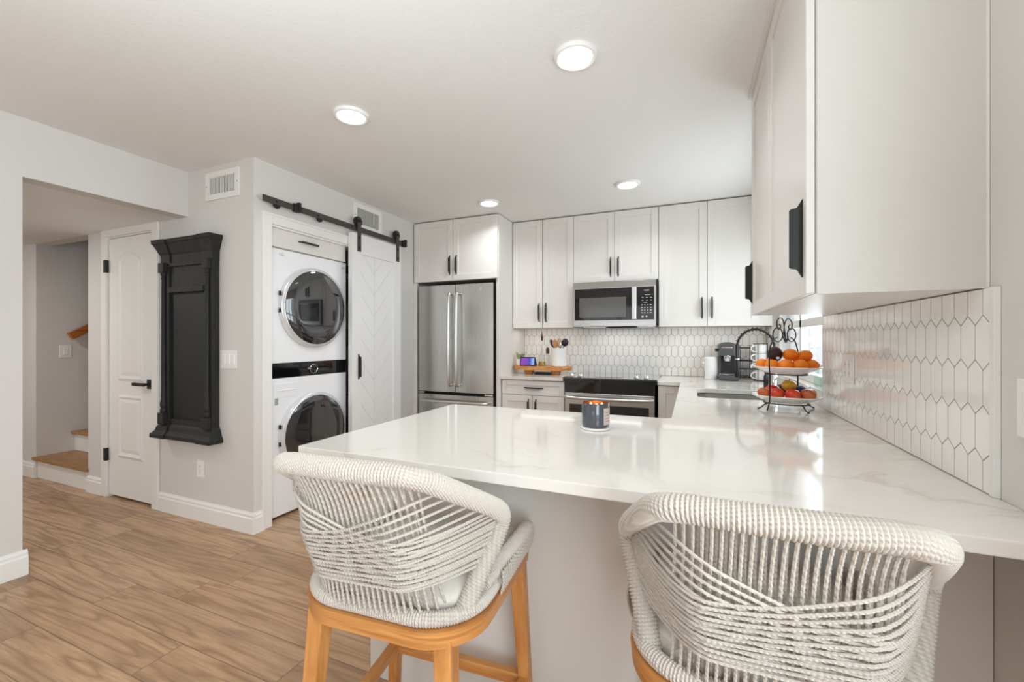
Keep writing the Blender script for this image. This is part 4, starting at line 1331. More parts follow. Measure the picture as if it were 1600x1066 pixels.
for (dx, dy) in ((-0.020, 0.006), (0.006, -0.014), (0.022, 0.010)):
    MB().tube([(cx + dx, cy + dy, 0.986), (cx + dx, cy + dy, 0.997)], 0.0012, 6).build('wick', M['darkgap'], cd)
    MB().ball((cx + dx, cy + dy, 1.004), 0.0045, 1, 1, 2.1, 12, 8).build('flame', M['flame'], cd, smooth=True)
# label on the right-hand side of the tumbler
def onglass(th, h, r=0.0529): return (cx + r * math.cos(th), cy + r * math.sin(th), 0.914 + h)
m = MB()
ths = [math.radians(a) for a in range(-44, 5, 4)]
for a, b in zip(ths, ths[1:]):
    m.quad(onglass(a, 0.022), onglass(b, 0.022), onglass(b, 0.084), onglass(a, 0.084))
m.build('label', M['label'], cd)
m = MB()
for h in (0.034, 0.045, 0.056, 0.067):
    for a, b in zip(ths[2:-2], ths[3:-2]):
        m.quad(onglass(a, h, 0.0531), onglass(b, h, 0.0531), onglass(b, h + 0.003, 0.0531), onglass(a, h + 0.003, 0.0531))
m.build('label_print', M['darktext'], cd)
fl = bpy.data.lights.new('candle_glow', 'POINT'); fl.energy = 0.04; fl.color = (1, 0.6, 0.25); fl.shadow_soft_size = 0.012
flo = bpy.data.objects.new('candle_glow', fl); flo.location = (0, 0, 0.096); flo.parent = cd; COL.objects.link(flo)

# ------------------------------------------------------------------ two-tier fruit stand
FXc, FYc, FZ = 0.430, 2.455, 0.914
ang = math.radians(-18)          # long axis of the plates
ca, sa = math.cos(ang), math.sin(ang)
def fs(x, y, z): return Vector((FXc + ca * x - sa * y, FYc + sa * x + ca * y, FZ + z))
fstand = empty('fruit_stand', (FXc, FYc, FZ), 'two-tier black wire fruit stand with scrolled top beside the tiled wall', 'fruit stand')
m = MB()
WR = 0.0032
def ell(a, b, z, n=40): return [fs(a * math.cos(2 * PI * k / n), b * math.sin(2 * PI * k / n), z) for k in range(n)]
m.tube(ell(0.098, 0.075, 0.030), WR, 8, closed=True)
for (sx, sy) in ((-1, -1), (1, -1), (1, 1), (-1, 1)):
    m.tube(smoothpath([fs(sx * 0.072, sy * 0.056, 0.030), fs(sx * 0.080, sy * 0.068, 0.024), fs(sx * 0.090, sy * 0.088, 0.012), fs(sx * 0.104, sy * 0.102, 0.0032)], 6), WR, 8)
m.build('wire_base', M['wire'], fstand, smooth=True)
MB().tube(ell(0.088, 0.066, 0.172), WR, 8, closed=True).build('upper_ring', M['wire'], fstand, smooth=True)
# uprights and arch: front-left to back-right
def up(s, h): return fs(s * 0.071, s * 0.093, h)
# the two uprights stand at the plate edges, front and back
UA = Vector((0.336, 2.340, 0)); UB = Vector((0.511, 2.585, 0))
UA.z = UB.z = 0
def pa(t, z): 
    p = UA.lerp(UB, t); return Vector((p.x, p.y, FZ + z))
m = MB()
m.tube(smoothpath([pa(-0.02, 0.006), pa(0.05, 0.050), pa(0.06, 0.150), pa(0.04, 0.230), pa(0.05, 0.290), pa(0.14, 0.335), pa(0.28, 0.352)], 8), WR, 8)
m.build('upright', M['wire'], fstand, smooth=True)
m = MB()
m.tube(smoothpath([pa(1.02, 0.030), pa(0.96, 0.060), pa(0.95, 0.150), pa(0.97, 0.230), pa(0.95, 0.280), pa(0.86, 0.330), pa(0.72, 0.352)], 8), WR, 8)
m.build('upright', M['wire'], fstand, smooth=True)
m = MB()
def loop(c0, a, b, n=24): return [pa(c0[0] + a * math.cos(2 * PI * k / n), c0[1] + b * math.sin(2 * PI * k / n)) for k in range(n)]
m.tube(loop((0.30, 0.365), 0.15, 0.034), WR * 0.9, 8, closed=True)
m.tube(loop((0.74, 0.365), 0.14, 0.034), WR * 0.9, 8, closed=True)
m.tube(smoothpath([pa(0.45, 0.362), pa(0.52, 0.335), pa(0.56, 0.328), pa(0.60, 0.340), pa(0.62, 0.360)], 6), WR, 8)
m.tube(smoothpath([pa(0.58, 0.335), pa(0.49, 0.370), pa(0.50, 0.405), pa(0.46, 0.438), pa(0.36, 0.447), pa(0.27, 0.428), pa(0.29, 0.398), pa(0.36, 0.392), pa(0.39, 0.408), pa(0.345, 0.416)], 6), WR * 0.9, 8)
m.tube(smoothpath([pa(0.54, 0.335), pa(0.53, 0.370), pa(0.50, 0.405), pa(0.56, 0.438), pa(0.66, 0.445), pa(0.75, 0.426), pa(0.74, 0.397), pa(0.67, 0.391), pa(0.64, 0.407), pa(0.685, 0.415)], 6), WR * 0.9, 8)
m.build('scroll_handle', M['wire'], fstand, smooth=True)
def fplate(zb, A, B, label):
    prof = [(0.0, 0.0), (0.52, 0.0), (0.60, 0.003), (0.86, 0.022), (1.0, 0.031), (1.0, 0.035), (0.86, 0.0275), (0.60, 0.009), (0.0, 0.007)]
    m = MB()
    seg = 48
    rings = []
    for r, h in prof:
        if r == 0: rings.append([m.bm.verts.new(fs(0, 0, zb + h))]); continue
        ring = []
        for k in range(seg):
            th = 2 * PI * k / seg
            # superellipse with softly pinched sides
            e = 2.4
            cx_, sy_ = math.cos(th), math.sin(th)
            rr = 1 / ((abs(cx_) ** e + abs(sy_) ** e) ** (1 / e))
            ring.append(m.bm.verts.new(fs(A * r * rr * cx_, B * r * rr * sy_, zb + h)))
        rings.append(ring)
    for a, b in zip(rings, rings[1:]):
        for k in range(seg):
            k2 = (k + 1) % seg
            if len(a) == 1: m.bm.faces.new((a[0], b[k2], b[k]))
            elif len(b) == 1: m.bm.faces.new((a[k], a[k2], b[0]))
            else: m.bm.faces.new((a[k], a[k2], b[k2], b[k]))
    o = m.build('fruit_plate', M['ceramic'], None, smooth=True)
    return tag(o, label, 'plate')
fplate(0.0335, 0.148, 0.108, 'white oval plate of apples on the lower tier of the fruit stand')
fplate(0.1755, 0.148, 0.108, 'white oval plate of mandarins on the upper tier of the fruit stand')
def fruit_at(name, x, y, z, r, mt, label, cat, group, sz=0.9, sx=1.0, stem=False, dimple=0.0, sticker=False, jit=0.03):
    p = fs(x, y, z)
    rot = Matrix.Rotation(random.uniform(0, 6), 3, 'Z') @ Matrix.Rotation(random.uniform(-0.3, 0.3), 3, 'X')
    if stem or sticker:
        o = empty(name, (p.x, p.y, p.z - r * sz), label, cat, group)
        MB().ball(tuple(p), r, sx, 1, sz, 24, 14, jit, rot, dimple).build('skin', mt, o, smooth=True)
        if stem: MB().tube([p + Vector((0, 0, r * sz * 0.8)), p + Vector((0.002, 0, r * sz * 0.8 + 0.014))], 0.0014, 6).build('stem', M['stem'], o)
        if sticker:
            d = (Vector((0, 0, 1.15)) - p); d.z *= 0.2; d.normalize()
            q = d.to_track_quat('Z', 'Y').to_matrix()
            c = p + d * (r * 1.0) + Vector((0.012, 0, -0.018))
            mm = MB()
            mm.poly_prism([tuple(c + q @ Vector((0.008 * math.cos(2 * PI * k / 14), 0.006 * math.sin(2 * PI * k / 14), 0))) for k in range(14)],
                          [tuple(c + q @ Vector((0.008 * math.cos(2 * PI * k / 14), 0.006 * math.sin(2 * PI * k / 14), 0.0008))) for k in range(14)])
            mm.build('sticker', M['sticker'], o)
    else:
        o = MB().ball(tuple(p), r, sx, 1, sz, 24, 14, jit, rot, dimple).build(name, mt, None, smooth=True)
        tag(o, label, cat, group)
    return o
ZU = 0.1835
om = 'mandarins on the upper plate'
MAN = [(-0.100, -0.010, 0.034, 0.031, 'mandarin at the left end of the upper plate, front'),
       (-0.052, -0.046, 0.033, 0.032, 'mandarin at the front left of the upper plate, beside the wire upright'),
       (0.008, -0.050, 0.034, 0.033, 'mandarin at the front centre of the upper plate'),
       (0.064, -0.038, 0.034, 0.033, 'large mandarin front right of centre on the upper plate'),
       (0.102, 0.010, 0.035, 0.031, 'mandarin at the right end of the upper plate'),
       (-0.078, 0.044, 0.034, 0.032, 'mandarin at the back left of the upper plate, behind the dark avocado'),
       (0.018, 0.004, 0.084, 0.034, 'mandarin on top of the pile beside the dark avocado'),
       (0.076, 0.018, 0.080, 0.031, 'mandarin on the right of the top of the pile'),
       (0.052, 0.056, 0.050, 0.031, 'mandarin at the back right of the upper plate')]
for (x, y, z, r, lb) in MAN:
    fruit_at('mandarin', x, y, ZU + z, r, M['orange'], lb, 'fruit', om, 0.9, 1.0, False, 0.03)
fruit_at('avocado', -0.046, -0.004, ZU + 0.086, 0.034, M['avocado'], 'dark purple-brown avocado with a white sticker on top of the mandarins', 'fruit', None, 1.12, 0.95, False, 0, True)
ZL = 0.0415
al = 'apples on the lower plate'
fruit_at('apple', -0.090, -0.022, ZL + 0.034, 0.031, M['appledark'], 'dull orange-red apple at the left end of the lower plate', 'fruit', al, 0.9, 1, True, 0.15)
fruit_at('apple', -0.058, 0.012, ZL + 0.044, 0.034, M['applebright'], 'bright red apple behind the wire upright on the lower plate', 'fruit', al, 0.92, 1, True, 0.15)
fruit_at('apple', -0.032, -0.046, ZL + 0.035, 0.034, M['apple'], 'orange-red apple at the front left of the lower plate', 'fruit', al, 0.9, 1, True, 0.15)
fruit_at('apple', 0.034, -0.044, ZL + 0.035, 0.034, M['apple'], 'yellow and red apple at the front right of the lower plate', 'fruit', al, 0.9, 1, True, 0.15)
fruit_at('apple', 0.090, -0.010, ZL + 0.036, 0.034, M['appledark'], 'brownish red apple at the right end of the lower plate', 'fruit', al, 0.9, 1, True, 0.15)
fruit_at('apple', 0.092, 0.040, ZL + 0.038, 0.028, M['apple'], 'apple at the far right of the lower plate, behind the brownish one', 'fruit', al, 0.9, 1, True, 0.15)
fruit_at('tomato', 0.012, 0.006, ZL + 0.074, 0.033, M['tomato'], 'yellow-green tomato with a stem on top of the apples', 'fruit', None, 0.86, 1, True, 0.08)
fruit_at('plum', -0.022, 0.056, ZL + 0.052, 0.026, M['plum'], 'dark blue plum behind the yellow tomato on the lower plate', 'fruit', 'plums on the lower plate', 0.9, 1.2)
fruit_at('plum', 0.054, 0.046, ZL + 0.050, 0.026, M['plum'], 'blue plum at the back right of the lower plate', 'fruit', 'plums on the lower plate', 0.9, 1.3)

# ------------------------------------------------------------------ things by the coffee machine
o = empty('canister', (0.158, 4.08, 0.914), 'white ceramic lidded canister left of the coffee machine', 'canister')
MB().lathe([(0, 0.0005), (0.048, 0.0005), (0.052, 0.006), (0.052, 0.172), (0, 0.172)], (0.158, 4.08, 0.914), 40).build('body', M['ceramic'], o, smooth=True)
MB().lathe([(0, 0.1725), (0.054, 0.1725), (0.055, 0.180), (0.050, 0.192), (0, 0.196)], (0.158, 4.08, 0.914), 40).build('lid', M['ceramic'], o, smooth=True)
MB().box(0.092, 4.072, 1.045, 0.108, 4.088, 1.066, 0.003).build('knob', M['ceramic'], o)
# espresso machine
cm = empty('coffee_machine', (0.285, 4.08, 0.914), 'dark grey pod coffee machine on the worktop by the faucet', 'coffee machine')
m = MB()
m.prism([(0.215, 0.9150), (0.360, 0.9150), (0.360, 1.205), (0.345, 1.222), (0.31, 1.233), (0.27, 1.233), (0.235, 1.225), (0.215, 1.212)], 4.06, 4.22, 'y', 0.004)
m.build('body', M['greyplastic'], cm)
m = MB()
m.prism([(0.218, 1.120), (0.335, 1.120), (0.335, 1.212), (0.31, 1.226), (0.27, 1.226), (0.235, 1.220), (0.218, 1.208)], 3.985, 4.06, 'y', 0.006)
m.build('brew_head', M['greyplastic'], cm)
MB().lathe([(0, 0), (0.022, 0), (0.030, 0.02), (0.030, 0.05), (0, 0.05)], (0.283, 4.015, 1.075), 24).build('spout', M['chrome'], cm, smooth=True)
MB().box(0.235, 4.0572, 0.975, 0.342, 4.0595, 1.118).build('recess_shade', M['blackplastic'], cm)  # black sheet standing in for the shade under the brew head
MB().box(0.235, 3.978, 1.185, 0.315, 3.9845, 1.196, 0.002).build('chrome_bar', M['chrome'], cm)
MB().box(0.188, 4.03, 1.155, 0.2145, 4.055, 1.180, 0.004).build('lever', M['blackmetal'], cm)
m = MB(); m.box(0.215, 3.93, 0.9150, 0.360, 4.059, 0.960, 0.012, 3)
m.build('drip_base', M['greyplastic'], cm)
MB().lathe([(0, 0.961), (0.052, 0.961), (0.056, 0.966), (0.056, 0.972), (0.0, 0.972)], (0.275, 3.985, 0), 32).build('cup_tray', M['chrome'], cm, smooth=True)
MB().box(0.3605, 4.09, 0.945, 0.376, 4.20, 1.222, 0.004).build('water_tank', M['blackplastic'], cm)
# wire cup rack
rk = empty('wire_rack', (0.425, 4.18, 0.914), 'thin black two-tier wire rack between coffee machine and mugs', 'rack')
for (x, y) in ((0.385, 4.12), (0.475, 4.12), (0.385, 4.26), (0.475, 4.26)):
    MB().tube([(x, y, 0.915), (x, y, 1.205)], 0.0028, 6).build('post', M['wire'], rk)
for z in (0.935, 1.075, 1.185):
    m = MB()
    m.tube([(0.385, 4.12, z), (0.475, 4.12, z), (0.475, 4.26, z), (0.385, 4.26, z)], 0.0045, 6, closed=True)
    for k in range(4): m.tube([(0.395 + k * 0.022, 4.12, z), (0.395 + k * 0.022, 4.26, z)], 0.0016, 5)
    m.build('wire_shelf', M['wire'], rk)
for i, (x, lb) in enumerate(((0.408, 'left clear glass on the bottom shelf of the wire rack'), (0.452, 'right clear glass on the bottom shelf of the wire rack'))):
    o = MB().lathe([(0.0, 0), (0.016, 0), (0.019, 0.09), (0.018, 0.09), (0.0152, 0.004), (0, 0.004)], (x, 4.17, 0.9402), 20).build('drinking_glass', M['glassclear'], None, smooth=True)
    tag(o, lb, 'glass', 'glasses on the wire rack')
# mug stand with stacked mugs
ms = empty('mug_stand', (0.535, 4.05, 0.914), 'black wire stand holding a stack of white mugs near the window', 'mug stand')
m = MB()
MXc, MYc = 0.530, 4.05
m.tube([(MXc + 0.052 * math.cos(2 * PI * k / 28), MYc + 0.052 * math.sin(2 * PI * k / 28), 0.9185) for k in range(28)], 0.0028, 6, closed=True)
m.build('base_ring', M['wire'], ms, smooth=True)
m = MB()
for a in (60, 150, 240, 330):
    if a == 150: a = 140
    q = math.radians(a)
    m.tube([(MXc + 0.052 * math.cos(q), MYc + 0.052 * math.sin(q), 0.9185), (MXc + 0.052 * math.cos(q), MYc + 0.052 * math.sin(q), 1.222)], 0.0025, 6)
m.tube([(MXc + 0.052 * math.cos(2 * PI * k / 28), MYc + 0.052 * math.sin(2 * PI * k / 28), 1.222) for k in range(28)], 0.0025, 6, closed=True)
m.build('upright_wires', M['wire'], ms, smooth=True)
mug0 = None
for i, lb in enumerate(('bottom white mug in the wire mug stand', 'second white mug from the bottom of the mug stand', 'third white mug from the bottom of the mug stand', 'top white mug of the stack in the mug stand')):
    z = 0.9225 + i * 0.0735
    if mug0 is None:
        mg = empty('mug', (MXc, MYc, z), lb, 'mug', 'white mugs stacked in the wire stand')
        MB().lathe([(0, 0), (0.036, 0), (0.040, 0.004), (0.043, 0.030), (0.043, 0.0722), (0.040, 0.0722), (0.040, 0.03), (0.036, 0.008), (0, 0.008)], (MXc, MYc, z), 32).build('bowl', M['ceramic'], mg, smooth=True)
        hd = []
        for k in range(13):
            a = math.radians(-90 + 180 * k / 12)
            rr = 0.041 + 0.036 * math.cos(a)
            hd.append((MXc - rr * 0.94, MYc - rr * 0.34, z + 0.037 + 0.026 * math.sin(a)))
        MB().tube(hd, 0.0055, 8).build('handle', M['ceramic'], mg, smooth=True)
        mug0 = mg
    else:
        c = copy_tree(mug0); c.location = (MXc, MYc, z); c['label'] = lb
# items on and by the window sill
o = empty('glass_bottle', (0.570, 2.86, SZ0), 'small pale green glass bottle with a leafy sprig on the window sill', 'bottle')
o.location = (0.640, 2.80, SZ0); OFF[o.name] = Vector((0.640, 2.80, SZ0))
bx, by = 0.640, 2.80
MB().lathe([(0, 0.0005), (0.016, 0.0005), (0.018, 0.004), (0.018, 0.05), (0.010, 0.068), (0.009, 0.095), (0.011, 0.098)], (bx, by, SZ0), 24).build('glass_body', M['glassgreen'], o, smooth=True)
m = MB()
random.seed(3)
for k in range(16):
    a = random.uniform(0, 2 * PI); el = random.uniform(0.2, 1.2); L = random.uniform(0.02, 0.05)
    b = Vector((bx, by, SZ0 + 0.09))
    d = Vector((math.cos(a) * math.cos(el), math.sin(a) * math.cos(el), math.sin(el)))
    d.x = min(d.x, 0.3)
    tip = b + d * L
    s = d.cross(Vector((0, 0, 1))).normalized() * 0.006
    m.tube([b, b + d * L * 0.5], 0.0008, 4)
    m.quad(tuple(b + d * L * 0.4), tuple(b + d * L * 0.7 + s), tuple(tip), tuple(b + d * L * 0.7 - s))
m.build('sprig', M['leaf2'], o)
o = empty('soap_dispenser', (0.555, 3.05, 0.914), 'black soap bottle behind the fruit stand at the sink', 'bottle')
MB().lathe([(0, 0.0005), (0.013, 0.0005), (0.015, 0.004), (0.015, 0.085), (0.009, 0.098), (0.010, 0.12), (0, 0.12)], (0.48, 3.42, 0.914), 24).build('body', M['blackplastic'], o, smooth=True)
MB().tube([(0.48, 3.42, 1.03), (0.48, 3.42, 1.055), (0.45, 3.42, 1.055)], 0.004, 8).build('pump', M['chrome'], o)
o.location = (0.48, 3.42, 0.914)
for ch in o.children:
    ch.location = Vector((0.555, 3.05, 0.914)) - Vector((0.48, 3.42, 0.914))
    me = ch.data
    for v in me.vertices: v.co += ch.location
    ch.location = (0, 0, 0)

# ------------------------------------------------------------------ things left of the range
BX0, BX1, BYc = -1.652, -1.068, 4.02
rs = empty('wooden_riser', (-1.36, BYc, 0.914), 'low wooden riser board on thick feet by the fridge panel', 'riser')
pts = []
for k in range(40):
    th = 2 * PI * k / 40
    e = 3.0
    c_, s_ = math.cos(th), math.sin(th)
    rr = 1 / ((abs(c_) ** e + abs(s_) ** e) ** (1 / e))
    pts.append(((BX0 + BX1) / 2 + (BX1 - BX0) / 2 * rr * c_, BYc + 0.125 * rr * s_))
MB().prism(pts, 0.958, 0.996, 'z', 0.008, 3).build('board', M['boardwood'], rs, smooth=True)
for xx in (-1.492, -1.218):
    MB().lathe([(0, 0.0005), (0.040, 0.0005), (0.046, 0.008), (0.048, 0.030), (0.060, 0.044), (0, 0.044)], (xx, BYc - 0.02, 0.914), 28).build('foot', M['boardwood'], rs, smooth=True)
ZB = 0.9962
o = empty('potted_plant', (-1.597, BYc, ZB), 'small green succulent in a white pot at the left of the riser', 'plant')
MB().lathe([(0, 0), (0.026, 0), (0.030, 0.004), (0.036, 0.066), (0.033, 0.066), (0.030, 0.055), (0, 0.055)], (-1.597, BYc - 0.02, ZB), 28).build('pot', M['ceramic'], o, smooth=True)
random.seed(11)
m = MB()
for st_ in range(9):
    a = random.uniform(0, 2 * PI); lean = random.uniform(0.05, 0.55); H = random.uniform(0.045, 0.085)
    b = Vector((-1.597 + 0.012 * math.cos(a), BYc - 0.02 + 0.012 * math.sin(a), ZB + 0.05))
    d = Vector((math.cos(a) * lean, math.sin(a) * lean, 1)).normalized()
    m.tube([b, b + d * H], 0.0016, 5)
    for j in range(9):
        c = b + d * H * (0.25 + 0.78 * j / 8)
        aa = a + j * 2.4
        e_ = Vector((math.cos(aa), math.sin(aa), 0.55)).normalized()
        m.ball(tuple(c + e_ * 0.008), 0.0075, 0.75, 0.75, 0.75, 6, 4)
m.build('leaves', M['leaf'], o, smooth=True)
# smart display
o = empty('smart_display', (-1.490, BYc - 0.04, ZB), 'small smart display with a purple screen on the wooden riser', 'tablet')
m = MB(); m.prism([(3.925, ZB), (4.005, ZB), (3.975, ZB + 0.03), (3.950, ZB + 0.088), (3.940, ZB + 0.088)], -1.566, -1.410, 'x', 0.003)
m.build('case', M['blackplastic'], o)
tlt = Vector((0, 0.015, 0.088)).normalized()
def scr(u, v, w): return Vector((-1.488 + u, 3.925, ZB)) + tlt * (0.044 + v) * (1.0) + Vector((0, -0.986, 0.168)) * w
m = MB(scr); m.box(-0.070, -0.034, 0.0, 0.070, 0.036, 0.0012)
m.build('screen', M['screen'], o, smooth=False)
# oil cruet
ox, oy = -1.360, BYc - 0.02
o = empty('oil_bottle', (ox, oy, ZB), 'clear glass oil cruet with a dark stopper and yellow oil on the riser', 'bottle')
MB().lathe([(0, 0.0005), (0.034, 0.0005), (0.038, 0.006), (0.033, 0.045), (0.016, 0.125), (0.011, 0.160), (0.010, 0.255), (0.013, 0.262)], (ox, oy, ZB), 28).build('glass_body', M['glassclear'], o, smooth=True)
MB().lathe([(0, 0.003), (0.032, 0.003), (0.036, 0.008), (0.0325, 0.042), (0, 0.042)], (ox, oy, ZB), 28).build('oil', M['oil'], o, smooth=True)
MB().lathe([(0.009, 0.250), (0.011, 0.262), (0.012, 0.290), (0.006, 0.296), (0.003, 0.335), (0, 0.336)], (ox, oy, ZB), 20).build('stopper', M['stopper'], o, smooth=True)
o = empty('pepper_shaker', (-1.318, BYc + 0.03, ZB), 'slim glass shaker with a dark cap behind the oil cruet', 'shaker')
MB().lathe([(0, 0.0005), (0.016, 0.0005), (0.018, 0.01), (0.013, 0.12), (0, 0.12)], (-1.318, BYc + 0.03, ZB), 20).build('glass_body', M['glassclear'], o, smooth=True)
MB().lathe([(0, 0.1205), (0.016, 0.1205), (0.017, 0.165), (0.010, 0.182), (0, 0.184)], (-1.318, BYc + 0.03, ZB), 20).build('cap', M['stopper'], o, smooth=True)
# crock and utensils
kx, ky = -1.192, BYc
o = MB().lathe([(0, 0.0005), (0.072, 0.0005), (0.076, 0.005), (0.076, 0.158), (0.078, 0.162), (0.078, 0.178), (0.073, 0.178), (0.072, 0.160), (0.071, 0.010), (0, 0.010)], (kx, ky, ZB), 44).build('utensil_crock', M['ceramic'], None, smooth=True)
tag(o, 'white ceramic crock full of cooking utensils on the riser', 'crock')
def utensil(name, bx, by, tx, ty, tz, hw, hl, mt, label, thick=0.006, hole=False):
    b = Vector((kx + bx, ky + by, ZB + 0.012)); t = Vector((kx + tx, ky + ty, ZB + tz))
    d = (t - b).normalized()
    o = empty(name, tuple(b), label, 'utensil', 'utensils in the white crock')
    MB().tube([b, t - d * hl * 0.8], 0.0045, 8).build('handle', mt, o, smooth=True)
    q = d.to_track_quat('Z', 'Y').to_matrix()
    c = t - d * hl / 2
    side = q @ Vector((1, 0, 0))
    # orient the blade's width to face the camera
    view = Vector((0.3, -1, 0)).normalized()
    sd = d.cross(view).normalized(); nn = sd.cross(d).normalized()
    R = Matrix((sd, nn, d)).transposed()
    MB().ball(tuple(c), 1.0, hw, thick, hl / 2, 20, 12, 0, R).build('blade', mt, o, smooth=True)
    return o
utensil('slotted_spoon', 0.01, 0.01, -0.082, -0.010, 0.262, 0.018, 0.085, M['blackplastic'], 'black spoon leaning out at the left of the crock')
utensil('wooden_spoon', 0.0, -0.02, -0.045, -0.005, 0.262, 0.026, 0.085, M['spoonwood'], 'brown wooden spoon in the white crock')
utensil('spatula', 0.0, 0.02, -0.004, 0.02, 0.275, 0.026, 0.09, M['palewood'], 'pale wooden spatula in the middle of the crock')
utensil('steel_whisk', 0.0, 0.0, 0.022, -0.02, 0.235, 0.012, 0.07, M['chrome'], 'grey steel utensil between the spatula and the ladle')
utensil('ladle', -0.01, 0.0, 0.075, -0.010, 0.268, 0.034, 0.078, M['blackplastic'], 'black ladle leaning out at the right of the crock', 0.014)
# things tucked under the riser
o = MB().box(-1.43, 3.96, 0.9145, -1.27, 4.08, 0.934, 0.006).build('phone_charger_tray', M['blackplastic'])
tag(o, 'flat black tray on the worktop under the wooden riser', 'tray')

# ------------------------------------------------------------------ counter stools
def ring_outline(w, yb, yf, rb, rf, n=10):
    """seat outline, rounded at the back corners; closed, counter-clockwise from front right"""
    pts = []
    for (cx_, cy_, r, a0) in ((w - rf, yf - rf, rf, 0), (-w + rf, yf - rf, rf, 90)):
        for k in range(n + 1):
            a = math.radians(a0 + 90 * k / n); pts.append((cx_ + r * math.cos(a), cy_ + r * math.sin(a)))
    for (cx_, cy_, r, a0) in ((-w + rb, yb + rb, rb, 180), (w - rb, yb + rb, rb, 270)):
        for k in range(n + 1):
            a = math.radians(a0 + 90 * k / n); pts.append((cx_ + r * math.cos(a), cy_ + r * math.sin(a)))
    return pts
def resample(path, step, closed=False):
    P = [Vector(p) for p in path]
    if closed: P.append(P[0])
    d = [0]
    for a, b in zip(P, P[1:]): d.append(d[-1] + (b - a).length)
    L = d[-1]; n = max(2, int(L / step))
    out = []; j = 0
    for i in range(n + (0 if closed else 1)):
        s = L * i / n
        while j < len(P) - 2 and d[j + 1] < s: j += 1
        t = (s - d[j]) / max(1e-9, d[j + 1] - d[j])
        out.append(P[j].lerp(P[j + 1], min(1, t)))
    return out, L
def wrapped_tube(m, path, R, closed=False, pitch=0.0062, seg=14):
    """tube wound with rope: a ridge for every turn"""
    sub = 4
    pts, L = resample(path, pitch / sub, closed)
    def rf(i, n): 
        ph = (i % sub) / sub
        return R + 0.0030 * abs(math.sin(PI * ph)) - 0.0014
    m.tube(pts, R, seg, closed, rf)
def rope(m, path, r=0.0029, seg=6):
    """two-strand twisted cord: radius pulses along the length give the twist its look"""
    pts, L = resample(path, 0.0045)
    m.tube(pts, r, seg, False, lambda i, n: r * (1.12 if i % 2 else 0.86))
TOPR = 0.0215
def make_stool():
    root = empty('counter_stool', (0, 0, 0))
    W, YB, YF = 0.228, -0.235, 0.206
    # wooden frame ring
    oo = ring_outline(W + 0.014, YB - 0.014, YF + 0.010, 0.135, 0.035)
    ii = ring_outline(W - 0.026, YB + 0.026, YF - 0.030, 0.105, 0.03)
    m = MB()
    n = len(oo)
    ft = [m.bm.verts.new((p[0], p[1], 0.640)) for p in oo]; it = [m.bm.verts.new((p[0], p[1], 0.640)) for p in ii]
    fb = [m.bm.verts.new((p[0] * 0.985, p[1] * 0.985, 0.602)) for p in oo]; ib = [m.bm.verts.new((p[0], p[1], 0.602)) for p in ii]
    for k in range(n):
        j = (k + 1) % n
        m.bm.faces.new((ft[k], ft[j], it[j], it[k])); m.bm.faces.new((fb[k], fb[j], ft[j], ft[k]))
        m.bm.faces.new((ib[k], ib[j], fb[j], fb[k])); m.bm.faces.new((it[k], it[j], ib[j], ib[k]))
    es = [e for e in m.bm.edges if e.calc_face_angle(0) > 0.9]
    bmesh.ops.bevel(m.bm, geom=es, offset=0.005, segments=2, profile=0.6, affect='EDGES')
    m.build('seat_frame', M['stoolwoodh'], root, smooth=True, local=True)
    # legs
    feet = {}
    for sx, sy, tx, ty in ((-1, -1, 0.168, -0.200), (1, -1, 0.168, -0.200), (1, 1, 0.205, 0.186), (-1, 1, 0.205, 0.186)):
        top = Vector((sx * tx, ty, 0.612)); bot = Vector((sx * (tx + 0.035), ty + (0.018 if sy > 0 else -0.045), 0.001))
        MB().beam(top, bot, 0.0215, 0.0145, (0, 1, 0), 0.004).build('leg', M['stoolwood'], root, local=True)
        feet[(sx, sy)] = (top, bot)
    def at(key, z):
        t, b = feet[key]; f = (t.z - z) / (t.z - b.z); return t.lerp(b, f)
    for a, b, z in (((-1, 1), (1, 1), 0.235), ((-1, -1), (-1, 1), 0.235), ((1, -1), (1, 1), 0.235), ((-1, -1), (1, -1), 0.235)):
        MB().beam(at(a, z), at(b, z), 0.0175, asp=0.72, bev=0.003).build('stretcher', M['stoolwoodh'], root, local=True)
    # cushion
    m = MB()
    co = ring_outline(W - 0.022, YB + 0.030, YF - 0.004, 0.11, 0.03)
    prof = [(0.90, 0.641), (0.985, 0.645), (1.0, 0.656), (1.0, 0.672), (0.985, 0.684), (0.93, 0.692), (0.6, 0.698), (0.3, 0.699)]
    rings = [[m.bm.verts.new((p[0] * s, p[1] * s, z)) for p in co] for s, z in prof]
    for a, b in zip(rings, rings[1:]):
        for k in range(len(co)): m.bm.faces.new((a[k], a[(k + 1) % len(co)], b[(k + 1) % len(co)], b[k]))
    m.bm.faces.new(rings[-1]); m.bm.faces.new(rings[0][::-1])
    m.build('seat_cushion', M['cushion'], root, smooth=True, local=True)
    # rope-wound back rail: U shape with wings
    half = [(0.196, -0.170, 0.650), (0.211, -0.140, 0.700), (0.228, -0.108, 0.752), (0.243, -0.082, 0.798), (0.250, -0.074, 0.832), (0.246, -0.094, 0.858),
            (0.224, -0.168, 0.903), (0.199, -0.245, 0.948), (0.180, -0.292, 0.976), (0.156, -0.320, 0.990), (0.12, -0.331, 0.996), (0.06, -0.339, 0.998)]
    full = [Vector(p) for p in half] + [Vector((0, -0.343, 0.999))] + [Vector((-p[0], p[1], p[2])) for p in half[::-1]]
    sp = smoothpath(full, 10)
    m = MB(); wrapped_tube(m, sp, TOPR, False, 0.0066, 16)
    m.build('back_rail', M['rope'], root, smooth=True, local=True)
    # rope-wound seat ring
    ro = ring_outline(W - 0.004, YB + 0.004, YF - 0.008, 0.125, 0.03)
